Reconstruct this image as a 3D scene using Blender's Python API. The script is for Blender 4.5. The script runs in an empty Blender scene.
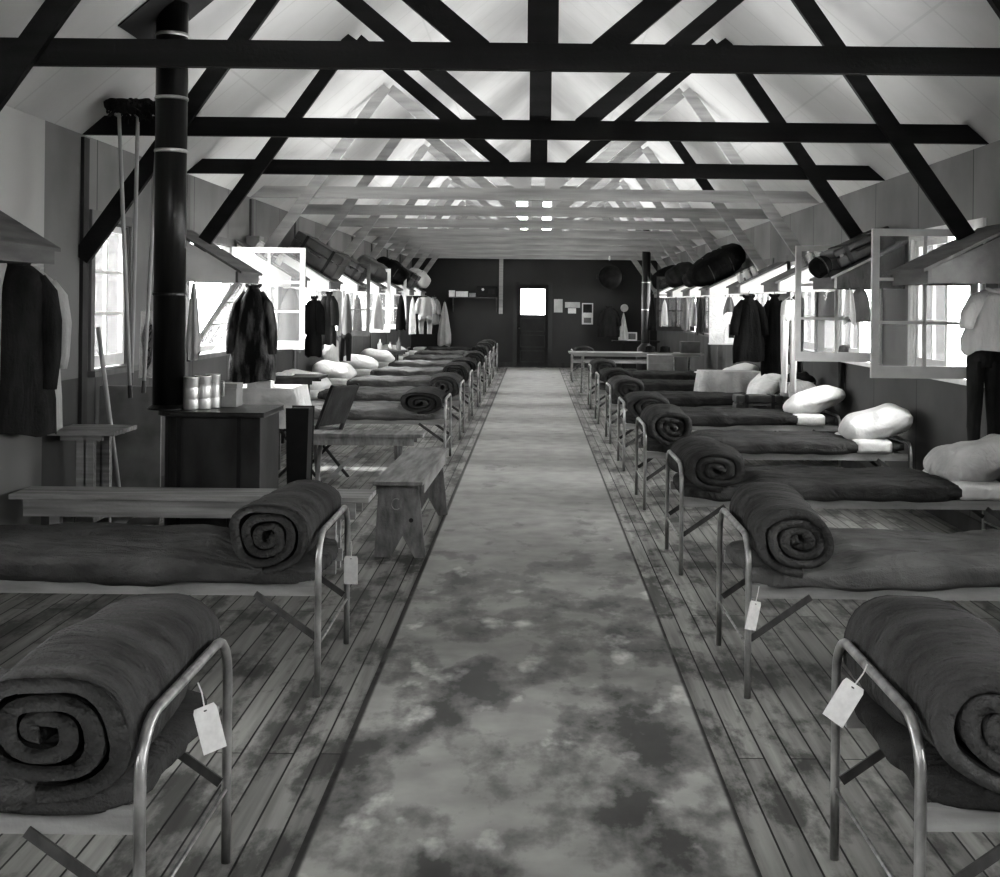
import bpy, math, random
from mathutils import Vector, Matrix, noise
random.seed(7)
PI = math.pi
COL = bpy.context.scene.collection
F, H, U0, V0, RO = 1200.0, 1.6, 534.0, 304.0, 0.0105     # focal length, eye height, vanishing point, roll
XW, ZP, RIDGE = 3.12, 2.735, 5.42                        # half width, wall-plate height, ridge height
YB, YF = 30.4, -2.2                                      # far wall, near wall
SL = (RIDGE - ZP) / XW

def at(x, y, Y):
    u, v = x - U0, V0 - y
    return Vector(((u - RO*v)*Y/F, Y, H + (v + RO*u)*Y/F))

# ------------------------------------------------------------------ materials
def ramp(nt, fac, stops):
    r = nt.nodes.new('ShaderNodeValToRGB'); nt.links.new(fac, r.inputs[0])
    e = r.color_ramp.elements
    while len(e) < len(stops): e.new(0.5)
    for i, (p, c) in enumerate(stops):
        e[i].position = p; e[i].color = (c, c, c*0.985, 1)
    return r.outputs[0]

def mat(name, lo, hi, rough=0.8, metal=0.0, scale=(6, 6, 6), bump=0.0, bscale=60, detail=5, pos=(0.3, 0.7), spec=0.3, wr=0, wscale=(4, 9, 4)):
    m = bpy.data.materials.new(name); m.use_nodes = True
    nt = m.node_tree; b = nt.nodes['Principled BSDF']
    tc = nt.nodes.new('ShaderNodeTexCoord'); mp = nt.nodes.new('ShaderNodeMapping')
    mp.inputs['Scale'].default_value = scale
    nt.links.new(tc.outputs['Object'], mp.inputs[0])
    n = nt.nodes.new('ShaderNodeTexNoise'); n.inputs['Scale'].default_value = 1; n.inputs['Detail'].default_value = detail
    nt.links.new(mp.outputs[0], n.inputs[0])
    nt.links.new(ramp(nt, n.outputs[0], [(pos[0], lo), (pos[1], hi)]), b.inputs['Base Color'])
    b.inputs['Roughness'].default_value = rough; b.inputs['Metallic'].default_value = metal
    b.inputs['Specular IOR Level'].default_value = spec
    if bump:
        n2 = nt.nodes.new('ShaderNodeTexNoise'); n2.inputs['Scale'].default_value = bscale; n2.inputs['Detail'].default_value = 4
        nt.links.new(tc.outputs['Object'], n2.inputs[0])
        bp = nt.nodes.new('ShaderNodeBump'); bp.inputs['Strength'].default_value = bump; bp.inputs['Distance'].default_value = 0.01
        nt.links.new(n2.outputs[0], bp.inputs['Height']); nt.links.new(bp.outputs[0], b.inputs['Normal'])
        if wr:
            m3 = nt.nodes.new('ShaderNodeMapping'); m3.inputs['Scale'].default_value = wscale; nt.links.new(tc.outputs['Object'], m3.inputs[0])
            n3 = nt.nodes.new('ShaderNodeTexNoise'); n3.inputs['Scale'].default_value = 1; n3.inputs['Detail'].default_value = 3; n3.inputs['Distortion'].default_value = 1.2
            nt.links.new(m3.outputs[0], n3.inputs[0])
            b3 = nt.nodes.new('ShaderNodeBump'); b3.inputs['Strength'].default_value = wr; b3.inputs['Distance'].default_value = 0.06
            nt.links.new(n3.outputs[0], b3.inputs['Height']); nt.links.new(b3.outputs[0], bp.inputs['Normal'])
    return m

M = {}
M['dark_beam'] = mat('blackish timber', .006, .016, .7, scale=(.8, 12, 12), bump=.2)
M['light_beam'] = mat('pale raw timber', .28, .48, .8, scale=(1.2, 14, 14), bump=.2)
M['lid_wood'] = mat('weathered board', .09, .17, .8, scale=(12, 2, 12), bump=.3)
M['plank'] = mat('worn bench plank', .20, .38, .75, scale=(2, 30, 30), bump=.25, bscale=40)
M['bench_wood'] = mat('scuffed bench wood', .12, .26, .7, scale=(25, 3, 9), bump=.3)
M['dark_wood'] = mat('dark table wood', .02, .05, .7, scale=(10, 10, 2), bump=.2)
M['mid_wood'] = mat('brown table wood', .06, .13, .7, scale=(6, 20, 4), bump=.2)
M['white_panel'] = mat('whitewashed board', .60, .72, .8, scale=(4, 4, 4), bump=.1)
M['dim_panel'] = mat('grey washed board', .10, .18, .8, scale=(6, 6, 6), bump=.2)
M['steel'] = mat('worn steel tube', .20, .50, .38, .75, scale=(20, 20, 9), spec=.5)
M['iron'] = mat('dark strap iron', .07, .13, .55, .5, scale=(20, 20, 9))
M['rail'] = mat('grey rail timber', .22, .36, .75, scale=(4, 20, 20), bump=.2)
M['stovepipe'] = mat('black stovepipe metal', .012, .035, .30, .7, scale=(14, 14, 1.2), spec=.6)
M['tin'] = mat('tin plate', .35, .6, .35, .8, scale=(10, 10, 2), spec=.6)
M['galv'] = mat('dull galvanised sheet', .20, .33, .6, .25, scale=(5, 5, 5), bump=.15, bscale=12)
M['blanket'] = mat('grey wool blanket', .045, .085, .95, scale=(5, 5, 5), bump=.6, bscale=160, spec=.08, wr=1.0, wscale=(3,7,4))
M['blanket_dark'] = mat('dark wool blanket', .028, .055, .95, scale=(5, 5, 5), bump=.6, bscale=160, spec=.08, wr=1.0, wscale=(3,7,4))
M['blanket_mid'] = mat('mid grey wool blanket', .09, .15, .95, scale=(5, 5, 5), bump=.5, bscale=160, spec=.08, wr=1.0, wscale=(3,7,4))
M['quilt'] = mat('rolled quilt cloth', .04, .085, .95, scale=(3, 14, 3), bump=.7, bscale=90, spec=.08, wr=.8, wscale=(5,16,5))
M['linen'] = mat('white cotton', .62, .78, .9, scale=(5, 5, 5), bump=.25, bscale=40, spec=.1, wr=.4, wscale=(7,7,7))
M['linen_grey'] = mat('off white cotton', .40, .55, .9, scale=(5, 5, 5), bump=.25, bscale=40, spec=.1, wr=.55, wscale=(7,7,7))
M['paper'] = mat('paper', .6, .75, .8, scale=(40, 40, 40))
M['cloth_black'] = mat('black cloth', .006, .016, .95, scale=(8, 8, 3), bump=.4, bscale=60, spec=.05, wr=.3, wscale=(14,14,2.5))
M['cloth_dark'] = mat('charcoal cloth', .02, .045, .95, scale=(8, 8, 3), bump=.4, bscale=60, spec=.05, wr=.3, wscale=(14,14,2.5))
M['cloth_mid'] = mat('grey cloth', .12, .22, .95, scale=(8, 8, 3), bump=.4, bscale=60, spec=.05, wr=.3, wscale=(14,14,2.5))
M['cloth_light'] = mat('pale cloth', .38, .55, .95, scale=(8, 8, 3), bump=.3, bscale=60, spec=.05, wr=.3, wscale=(14,14,2.5))
M['fur'] = mat('patchy fur', .006, .16, .75, scale=(14, 14, 3.5), bump=1, bscale=45, pos=(.45, .72))
M['leather'] = mat('dark leather', .02, .05, .45, scale=(8, 8, 8), bump=.3, spec=.4)
M['leather_mid'] = mat('scuffed leather', .045, .09, .5, scale=(8, 8, 8), bump=.3, spec=.4)
M['black'] = mat('black rubber', .008, .014, .6, scale=(9, 9, 9))
M['card'] = mat('cardboard', .22, .34, .85, scale=(6, 6, 6))
M['sash_paint'] = mat('white sash paint', .58, .72, .6, scale=(8, 8, 8))
M['sash_dark'] = mat('dark sash paint', .05, .1, .6, scale=(8, 8, 8))
M['stove_sheet'] = mat('blackened stove sheet', .015, .06, .4, .35, scale=(5, 5, 2.2), bump=.15, bscale=9, spec=.5)
M['mop'] = mat('dark mop yarn', .01, .03, .95, scale=(60, 60, 9), bump=1, bscale=90)
M['handle'] = mat('pale broom handle', .30, .45, .6, scale=(20, 20, 2))
M['back_wall'] = mat('dark back wall board', .035, .06, .85, scale=(.6, .6, .35), bump=.1, bscale=20)
M['door_paint'] = mat('dark door paint', .018, .035, .6, scale=(3, 3, 1.5))
M['trim_paint'] = mat('grey trim', .10, .16, .7, scale=(6, 6, 1))
M['trim_dark'] = mat('dark trim', .03, .06, .7, scale=(6, 6, 1))

def ceiling_mat():
    m = bpy.data.materials.new('ceiling sheeting'); m.use_nodes = True
    nt = m.node_tree; b = nt.nodes['Principled BSDF']; L = nt.links.new
    tc = nt.nodes.new('ShaderNodeTexCoord')
    n = nt.nodes.new('ShaderNodeTexNoise'); n.inputs['Scale'].default_value = .8; n.inputs['Detail'].default_value = 6
    L(tc.outputs['Object'], n.inputs[0])
    base = ramp(nt, n.outputs[0], [(.3, .40), (.7, .54)])
    sep = nt.nodes.new('ShaderNodeSeparateXYZ'); L(tc.outputs['Object'], sep.inputs[0])
    # rafters telegraph through the sheeting as faint seams every 0.61 m, plus two long seams
    def seam(src, period, off, w):
        a = nt.nodes.new('ShaderNodeMath'); a.operation = 'ADD'; a.inputs[1].default_value = off; L(src, a.inputs[0])
        d = nt.nodes.new('ShaderNodeMath'); d.operation = 'DIVIDE'; d.inputs[1].default_value = period; L(a.outputs[0], d.inputs[0])
        f = nt.nodes.new('ShaderNodeMath'); f.operation = 'FRACT'; L(d.outputs[0], f.inputs[0])
        c = nt.nodes.new('ShaderNodeMath'); c.operation = 'LESS_THAN'; c.inputs[1].default_value = w/period; L(f.outputs[0], c.inputs[0])
        return c.outputs[0]
    s1 = seam(sep.outputs[1], .61, 100.2, .022); s2 = seam(sep.outputs[2], 1.05, 10.27, .012)
    mx = nt.nodes.new('ShaderNodeMath'); mx.operation = 'MAXIMUM'; L(s1, mx.inputs[0]); L(s2, mx.inputs[1])
    mix = nt.nodes.new('ShaderNodeMix'); mix.data_type = 'RGBA'
    sc = nt.nodes.new('ShaderNodeMath'); sc.operation = 'MULTIPLY'; sc.inputs[1].default_value = .28; L(mx.outputs[0], sc.inputs[0])
    L(sc.outputs[0], mix.inputs[0]); L(base, mix.inputs[6]); mix.inputs[7].default_value = (.28, .28, .27, 1)
    L(mix.outputs[2], b.inputs['Base Color']); b.inputs['Roughness'].default_value = .85
    bp = nt.nodes.new('ShaderNodeBump'); bp.inputs['Strength'].default_value = .35; bp.inputs['Distance'].default_value = .05
    L(n.outputs[0], bp.inputs['Height']); L(bp.outputs[0], b.inputs['Normal'])
    return m

def wall_mat(name, near_light):
    m = bpy.data.materials.new(name); m.use_nodes = True
    nt = m.node_tree; b = nt.nodes['Principled BSDF']; L = nt.links.new
    tc = nt.nodes.new('ShaderNodeTexCoord'); sep = nt.nodes.new('ShaderNodeSeparateXYZ'); L(tc.outputs['Object'], sep.inputs[0])
    d = nt.nodes.new('ShaderNodeMath'); d.operation = 'DIVIDE'; d.inputs[1].default_value = 1.22; L(sep.outputs[1], d.inputs[0])
    fl = nt.nodes.new('ShaderNodeMath'); fl.operation = 'FLOOR'; L(d.outputs[0], fl.inputs[0])
    wn = nt.nodes.new('ShaderNodeTexWhiteNoise'); wn.noise_dimensions = '1D'; L(fl.outputs[0], wn.inputs['W'])
    n = nt.nodes.new('ShaderNodeTexNoise'); n.inputs['Scale'].default_value = 1.6; n.inputs['Detail'].default_value = 7
    L(tc.outputs['Object'], n.inputs[0])
    ad = nt.nodes.new('ShaderNodeMath'); ad.operation = 'MULTIPLY_ADD'; L(wn.outputs[0], ad.inputs[0]); ad.inputs[1].default_value = .35; L(n.outputs[0], ad.inputs[2])
    base = ramp(nt, ad.outputs[0], [(.35, .11), (.9, .20)])
    fr = nt.nodes.new('ShaderNodeMath'); fr.operation = 'FRACT'; L(d.outputs[0], fr.inputs[0])
    c = nt.nodes.new('ShaderNodeMath'); c.operation = 'LESS_THAN'; c.inputs[1].default_value = .012; L(fr.outputs[0], c.inputs[0])
    mix = nt.nodes.new('ShaderNodeMix'); mix.data_type = 'RGBA'; L(c.outputs[0], mix.inputs[0]); L(base, mix.inputs[6]); mix.inputs[7].default_value = (.05, .05, .05, 1)
    out = mix.outputs[2]
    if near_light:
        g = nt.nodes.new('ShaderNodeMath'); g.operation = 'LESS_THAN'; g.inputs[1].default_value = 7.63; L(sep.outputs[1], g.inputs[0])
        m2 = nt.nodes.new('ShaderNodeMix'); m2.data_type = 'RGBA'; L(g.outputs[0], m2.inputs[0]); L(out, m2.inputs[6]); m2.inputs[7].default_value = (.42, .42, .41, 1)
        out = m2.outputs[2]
    dz = nt.nodes.new('ShaderNodeMath'); dz.operation = 'LESS_THAN'; dz.inputs[1].default_value = 1.06; L(sep.outputs[2], dz.inputs[0])   # shade put into the lower wall colour, imitating contrast with window glare
    m3 = nt.nodes.new('ShaderNodeMix'); m3.data_type = 'RGBA'; m3.blend_type = 'MULTIPLY'; L(dz.outputs[0], m3.inputs[0]); L(out, m3.inputs[6]); m3.inputs[7].default_value = (.42, .42, .42, 1)
    L(m3.outputs[2], b.inputs['Base Color']); b.inputs['Roughness'].default_value = .85
    return m

def floor_mat():
    m = bpy.data.materials.new('narrow floor boards'); m.use_nodes = True
    nt = m.node_tree; b = nt.nodes['Principled BSDF']; L = nt.links.new
    tc = nt.nodes.new('ShaderNodeTexCoord')
    mp = nt.nodes.new('ShaderNodeMapping'); mp.inputs['Rotation'].default_value = (0, 0, PI/2); L(tc.outputs['Object'], mp.inputs[0])
    br = nt.nodes.new('ShaderNodeTexBrick'); L(mp.outputs[0], br.inputs[0])
    br.inputs['Scale'].default_value = 1; br.inputs['Brick Width'].default_value = 3.1; br.inputs['Row Height'].default_value = .0925
    br.inputs['Mortar Size'].default_value = .004; br.inputs['Mortar Smooth'].default_value = .3; br.offset = .37
    br.inputs['Color1'].default_value = (.21, .21, .206, 1); br.inputs['Color2'].default_value = (.36, .36, .353, 1); br.inputs['Mortar'].default_value = (.015, .015, .015, 1)
    mg = nt.nodes.new('ShaderNodeMapping'); mg.inputs['Scale'].default_value = (30, 1.5, 1); L(tc.outputs['Object'], mg.inputs[0])
    g = nt.nodes.new('ShaderNodeTexNoise'); g.inputs['Scale'].default_value = 1; g.inputs['Detail'].default_value = 6; L(mg.outputs[0], g.inputs[0])
    gr = ramp(nt, g.outputs[0], [(.3, .55), (.7, 1.0)])
    ms = nt.nodes.new('ShaderNodeMapping'); ms.inputs['Scale'].default_value = (5, 2.2, 1); L(tc.outputs['Object'], ms.inputs[0])
    s = nt.nodes.new('ShaderNodeTexNoise'); s.inputs['Scale'].default_value = 1; s.inputs['Detail'].default_value = 8; s.inputs['Roughness'].default_value = .65; L(ms.outputs[0], s.inputs[0])
    st = ramp(nt, s.outputs[0], [(.42, .35), (.52, 1.0)])
    def mul(a, c):
        x = nt.nodes.new('ShaderNodeMix'); x.data_type = 'RGBA'; x.blend_type = 'MULTIPLY'; x.inputs[0].default_value = 1; L(a, x.inputs[6]); L(c, x.inputs[7]); return x.outputs[2]
    L(mul(mul(br.outputs[0], gr), st), b.inputs['Base Color'])
    b.inputs['Roughness'].default_value = .55; b.inputs['Specular IOR Level'].default_value = .35
    bp = nt.nodes.new('ShaderNodeBump'); bp.inputs['Strength'].default_value = .5; bp.inputs['Distance'].default_value = .006; bp.invert = True
    L(br.outputs['Fac'], bp.inputs['Height']); L(bp.outputs[0], b.inputs['Normal'])
    return m

def runner_mat():
    m = bpy.data.materials.new('worn linoleum'); m.use_nodes = True
    nt = m.node_tree; b = nt.nodes['Principled BSDF']; L = nt.links.new
    tc = nt.nodes.new('ShaderNodeTexCoord'); sep = nt.nodes.new('ShaderNodeSeparateXYZ'); L(tc.outputs['Object'], sep.inputs[0])
    n = nt.nodes.new('ShaderNodeTexNoise'); n.inputs['Scale'].default_value = 5; n.inputs['Detail'].default_value = 8; L(tc.outputs['Object'], n.inputs[0])
    base = ramp(nt, n.outputs[0], [(.3, .24), (.72, .36)])
    mp = nt.nodes.new('ShaderNodeMapping'); mp.inputs['Scale'].default_value = (2.6, 1.5, 1); mp.inputs['Location'].default_value = (.35, .2, 0); L(tc.outputs['Object'], mp.inputs[0])
    s = nt.nodes.new('ShaderNodeTexNoise'); s.inputs['Scale'].default_value = 1.1; s.inputs['Detail'].default_value = 9; s.inputs['Roughness'].default_value = .62; L(mp.outputs[0], s.inputs[0])
    # water stains only on the near stretch
    mr = nt.nodes.new('ShaderNodeMapRange'); mr.inputs[1].default_value = 6.6; mr.inputs[2].default_value = 9.5; mr.inputs[3].default_value = 0; mr.inputs[4].default_value = .16; L(sep.outputs[1], mr.inputs[0])
    ad = nt.nodes.new('ShaderNodeMath'); ad.operation = 'ADD'; L(s.outputs[0], ad.inputs[0]); L(mr.outputs[0], ad.inputs[1])
    st = ramp(nt, ad.outputs[0], [(.40, .16), (.54, .97)])
    x = nt.nodes.new('ShaderNodeMix'); x.data_type = 'RGBA'; x.blend_type = 'MULTIPLY'; x.inputs[0].default_value = 1; L(base, x.inputs[6]); L(st, x.inputs[7])
    # bleached dried patches
    n3 = nt.nodes.new('ShaderNodeTexNoise'); n3.inputs['Scale'].default_value = 1.7; n3.inputs['Detail'].default_value = 7
    L(mp.outputs[0], n3.inputs[0])
    sb = nt.nodes.new('ShaderNodeMath'); sb.operation = 'SUBTRACT'; L(n3.outputs[0], sb.inputs[0]); L(mr.outputs[0], sb.inputs[1])
    pt = ramp(nt, sb.outputs[0], [(.60, 0), (.72, .35)])
    y = nt.nodes.new('ShaderNodeMix'); y.data_type = 'RGBA'; y.blend_type = 'ADD'; y.inputs[0].default_value = 1; L(x.outputs[2], y.inputs[6]); L(pt, y.inputs[7])
    ab = nt.nodes.new('ShaderNodeMath'); ab.operation = 'ABSOLUTE'; L(sep.outputs[0], ab.inputs[0])
    eg = ramp(nt, ab.outputs[0], [(.636, 1), (.646, .12)])
    z = nt.nodes.new('ShaderNodeMix'); z.data_type = 'RGBA'; z.blend_type = 'MULTIPLY'; z.inputs[0].default_value = 1; L(y.outputs[2], z.inputs[6]); L(eg, z.inputs[7])
    L(z.outputs[2], b.inputs['Base Color'])
    rr = ramp(nt, ad.outputs[0], [(.43, .38), (.50, .6)]); L(rr, b.inputs['Roughness'])
    b.inputs['Specular IOR Level'].default_value = .35
    return m

def glass_mat():
    m = bpy.data.materials.new('window glass'); m.use_nodes = True
    nt = m.node_tree; nt.nodes.clear(); L = nt.links.new
    o = nt.nodes.new('ShaderNodeOutputMaterial'); t = nt.nodes.new('ShaderNodeBsdfTransparent'); g = nt.nodes.new('ShaderNodeBsdfGlossy')
    g.inputs['Roughness'].default_value = .03; t.inputs[0].default_value = (.93, .93, .93, 1)
    df = nt.nodes.new('ShaderNodeBsdfDiffuse'); df.inputs[0].default_value = (.7, .7, .7, 1)
    lw = nt.nodes.new('ShaderNodeLayerWeight'); lw.inputs[0].default_value = .25
    a = nt.nodes.new('ShaderNodeMixShader'); L(lw.outputs['Fresnel'], a.inputs[0]); L(t.outputs[0], a.inputs[1]); L(g.outputs[0], a.inputs[2])
    c = nt.nodes.new('ShaderNodeMixShader'); c.inputs[0].default_value = .08; L(a.outputs[0], c.inputs[1]); L(df.outputs[0], c.inputs[2])
    L(c.outputs[0], o.inputs[0]); return m
M['glass'] = glass_mat(); M['floor'] = floor_mat(); M['runner'] = runner_mat(); M['ceiling'] = ceiling_mat()
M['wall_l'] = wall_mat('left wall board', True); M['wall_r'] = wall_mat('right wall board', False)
M['ground'] = mat('pale outdoor ground', .5, .7, .9, scale=(.3, .3, .3))

# ------------------------------------------------------------------ mesh builder
class MB:
    def __init__(s): s.v = []; s.f = []; s.mi = []
    def add(s, vs, fs, mi=0):
        n = len(s.v); s.v += [tuple(v) for v in vs]; s.f += [tuple(i + n for i in f) for f in fs]; s.mi += [mi]*len(fs)
    def box(s, x0, x1, y0, y1, z0, z1, R=None, mi=0):
        vs = [Vector((x, y, z)) for x in (x0, x1) for y in (y0, y1) for z in (z0, z1)]
        if R is not None: vs = [R @ v for v in vs]
        s.add(vs, [(0, 1, 3, 2), (4, 6, 7, 5), (0, 4, 5, 1), (2, 3, 7, 6), (0, 2, 6, 4), (1, 5, 7, 3)], mi)
        return s
    def prism(s, poly, a, b, axis='y', R=None, mi=0):
        n = len(poly)
        def mk(p, q, t):
            v = {'y': Vector((p, t, q)), 'x': Vector((t, p, q)), 'z': Vector((p, q, t))}[axis]
            return R @ v if R is not None else v
        vs = [mk(p, q, a) for p, q in poly] + [mk(p, q, b) for p, q in poly]
        s.add(vs, [tuple(range(n)), tuple(range(2*n - 1, n - 1, -1))] + [(i, (i + 1) % n, (i + 1) % n + n, i + n) for i in range(n)], mi)
        return s
    def tube(s, pts, r, n=8, caps=True):
        pts = [Vector(p) for p in pts]; rs = r if isinstance(r, (list, tuple)) else [r]*len(pts)
        up = None; rings = []
        for i, p in enumerate(pts):
            d = (pts[min(i+1, len(pts)-1)] - pts[max(i-1, 0)]).normalized()
            if up is None:
                up = Vector((0, 0, 1)) if abs(d.z) < .9 else Vector((1, 0, 0))
            a = d.cross(up).normalized(); b = a.cross(d).normalized(); up = b
            rings.append([p + (a*math.cos(2*PI*k/n) + b*math.sin(2*PI*k/n))*rs[i] for k in range(n)])
        vs = [v for g in rings for v in g]; fs = []
        for i in range(len(pts)-1):
            for k in range(n): fs.append((i*n+k, i*n+(k+1) % n, (i+1)*n+(k+1) % n, (i+1)*n+k))
        if caps: fs += [tuple(range(n-1, -1, -1)), tuple((len(pts)-1)*n+k for k in range(n))]
        s.add(vs, fs); return s
    def lathe(s, prof, n=20, c=(0, 0, 0)):
        vs = []; fs = []
        for r, z in prof:
            for k in range(n): vs.append((c[0]+r*math.cos(2*PI*k/n), c[1]+r*math.sin(2*PI*k/n), c[2]+z))
        for i in range(len(prof)-1):
            for k in range(n): fs.append((i*n+k, i*n+(k+1) % n, (i+1)*n+(k+1) % n, (i+1)*n+k))
        fs += [tuple(range(n-1, -1, -1)), tuple((len(prof)-1)*n+k for k in range(n))]
        s.add(vs, fs); return s
    def soft(s, sx, sy, sz, e=4, nx=20, ny=12, nz=6, amp=.01, fr=5, c=(0, 0, 0), seed=0, pinch=0, aniso=(1, 1, 1), flat=False):
        """rounded cushion-like block, half sizes sx, sy, sz"""
        idx = {}; vs = []; fs = []
        def V(i, j, k):
            if (i, j, k) in idx: return idx[i, j, k]
            p = Vector((2*i/nx-1, 2*j/ny-1, 2*k/nz-1))
            m = (abs(p.x)**e + abs(p.y)**e + abs(p.z)**e)**(1/e); q = p/m
            q = q*max(abs(p.x), abs(p.y), abs(p.z))**0
            w = Vector((q.x*sx, q.y*sy, q.z*sz))
            if pinch:
                cn = (abs(q.x)*abs(q.y))
                w.z *= max(.12, 1 - pinch*max(abs(q.x), abs(q.y))**3.5); w.x *= 1 + .10*cn; w.y *= 1 + .10*cn
            s_ = Vector((w.x*fr*aniso[0]+seed*3.1, w.y*fr*aniso[1]+seed, w.z*fr*aniso[2]))
            d = noise.noise(s_)*amp + noise.noise(s_*2.3)*amp*.5
            w += Vector((q.x*.4, q.y*.4, q.z)).normalized()*d
            if flat and w.z < -sz*.9: w.z = -sz*.9
            idx[i, j, k] = len(vs); vs.append(w + Vector(c)); return idx[i, j, k]
        for i in range(nx):
            for j in range(ny):
                fs.append((V(i, j, nz), V(i+1, j, nz), V(i+1, j+1, nz), V(i, j+1, nz)))
                fs.append((V(i, j, 0), V(i, j+1, 0), V(i+1, j+1, 0), V(i+1, j, 0)))
        for i in range(nx):
            for k in range(nz):
                fs.append((V(i, 0, k), V(i+1, 0, k), V(i+1, 0, k+1), V(i, 0, k+1)))
                fs.append((V(i, ny, k), V(i, ny, k+1), V(i+1, ny, k+1), V(i+1, ny, k)))
        for j in range(ny):
            for k in range(nz):
                fs.append((V(0, j, k), V(0, j, k+1), V(0, j+1, k+1), V(0, j+1, k)))
                fs.append((V(nx, j, k), V(nx, j+1, k), V(nx, j+1, k+1), V(nx, j, k+1)))
        s.add(vs, fs); return s
    def build(s, name, m, parent=None, smooth=False, bevel=0, loc=None, m2=None):
        me = bpy.data.meshes.new(name); me.from_pydata(s.v, [], s.f)
        me.materials.append(M[m])
        if m2: me.materials.append(M[m2]); me.polygons.foreach_set('material_index', s.mi)
        if smooth:
            me.polygons.foreach_set('use_smooth', [True]*len(me.polygons))
        me.update()
        o = bpy.data.objects.new(name, me); COL.objects.link(o)
        if parent is not None: o.parent = parent
        if loc is not None: o.location = loc
        if bevel:
            b = o.modifiers.new('bevel', 'BEVEL'); b.width = bevel; b.segments = 2; b.limit_method = 'ANGLE'
        if smooth and not bevel and smooth == 'auto':
            pass
        return o

def tag(o, label=None, cat=None, group=None, kind=None):
    if label: o['label'] = label
    if cat: o['category'] = cat
    if group: o['group'] = group
    if kind: o['kind'] = kind
    return o
def empty(name, loc=(0, 0, 0), rot=(0, 0, 0)):
    o = bpy.data.objects.new(name, None); COL.objects.link(o); o.location = loc; o.rotation_euler = rot
    o.empty_display_size = .1
    return o
def copy_tree(o, parent=None):
    kids = [c for c in KIDS.get(o.name, [])] or [c for c in bpy.data.objects if c.parent == o]
    KIDS[o.name] = kids
    c = o.copy(); COL.objects.link(c); c.parent = parent
    for k in ('label', 'group', 'category', 'kind'):
        if parent is None and k in c and k == 'label': del c[k]
    for k in kids: copy_tree(k, c)
    return c
KIDS = {}
def struct(o): o['kind'] = 'structure'; return o
ORD = ['nearest', 'second', 'third', 'fourth', 'fifth', 'sixth', 'seventh', 'eighth', 'ninth', 'tenth', 'eleventh', 'twelfth']

# ------------------------------------------------------------------ room shell
TR = [5.84 + 2.44*k for k in range(-3, 11)]     # truss positions
TRV = [t for t in TR if t > 0.9]
WZ0, WZ1 = 1.10, 2.16
def openings(side):
    o = []
    for t in TR:
        if t < -1.6 or t + 1.7 > YB or (side < 0 and abs(t - 5.84) < .1): continue
        a = t + .08
        if side < 0 and abs(t - 8.28) < .1: o.append((a + .11, a + .86))
        else: o.append((a, a + 1.51))
    return o
OP = {-1: openings(-1), 1: openings(1)}
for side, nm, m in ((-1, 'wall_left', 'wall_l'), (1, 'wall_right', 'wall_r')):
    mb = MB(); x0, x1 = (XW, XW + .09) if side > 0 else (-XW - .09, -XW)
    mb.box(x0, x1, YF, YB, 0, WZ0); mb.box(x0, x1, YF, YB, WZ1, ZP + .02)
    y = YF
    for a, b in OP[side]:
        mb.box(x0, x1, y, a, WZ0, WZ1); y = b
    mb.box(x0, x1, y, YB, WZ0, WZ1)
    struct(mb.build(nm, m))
    bb = MB().box(*( (XW - .02, XW - .002) if side > 0 else (-XW + .002, -XW + .02)), YF, YB, .002, .12)
    struct(bb.build('baseboard_right' if side > 0 else 'baseboard_left', 'trim_dark'))
struct(MB().box(-XW - .1, XW + .1, YF, YB + .1, -.08, 0).build('floor', 'floor'))
# back gable wall with door opening and two small gable windows
DX0, DX1, DZ = -.46, .40, 2.09
GW = [(-.50, -.16), (.16, .44)]; GZ0, GZ1 = 3.45, 4.22
bw = MB()
bw.box(-XW, DX0, YB, YB + .1, 0, ZP); bw.box(DX1, XW, YB, YB + .1, 0, ZP); bw.box(DX0, DX1, YB, YB + .1, DZ, ZP)
def roofz(x): return ZP + (XW - abs(x))*SL
xs = [-XW, GW[0][0], GW[0][1], GW[1][0], GW[1][1], XW]
def gab(xa, xb, lo):
    pts = [(xa, lo), (xb, lo), (xb, max(lo, roofz(xb)))]
    if xa < 0 < xb: pts.append((0, RIDGE))
    pts.append((xa, max(lo, roofz(xa))))
    if abs(pts[-1][1] - lo) < 1e-6: pts.pop()
    if abs(pts[2][1] - lo) < 1e-6: pts.pop(2)
    bw.prism(pts, YB, YB + .1, mi=1)
gab(-XW, GW[0][0], ZP); gab(GW[0][1], GW[1][0], ZP); gab(GW[1][1], XW, ZP)
for a, b in GW:
    bw.box(a, b, YB, YB + .1, ZP, GZ0, mi=1)
    gab(a, b, GZ1)
struct(bw.build('wall_back', 'back_wall', m2='ceiling'))
nw = MB(); nw.prism([(-XW, 0), (XW, 0), (XW, ZP), (0, RIDGE), (-XW, ZP)], YF - .1, YF)
struct(nw.build('wall_front', 'wall_r'))
cl = MB()
for s in (-1, 1):
    cl.prism([(0, RIDGE), (s*(XW + .12), ZP - .12*SL), (s*(XW + .12), ZP - .12*SL + .12), (0, RIDGE + .12)], YF - .1, YB + .1)
struct(cl.build('ceiling', 'ceiling'))
struct(MB().box(-60, 60, -40, 80, -.6, -.5).build('ground', 'ground'))

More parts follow.
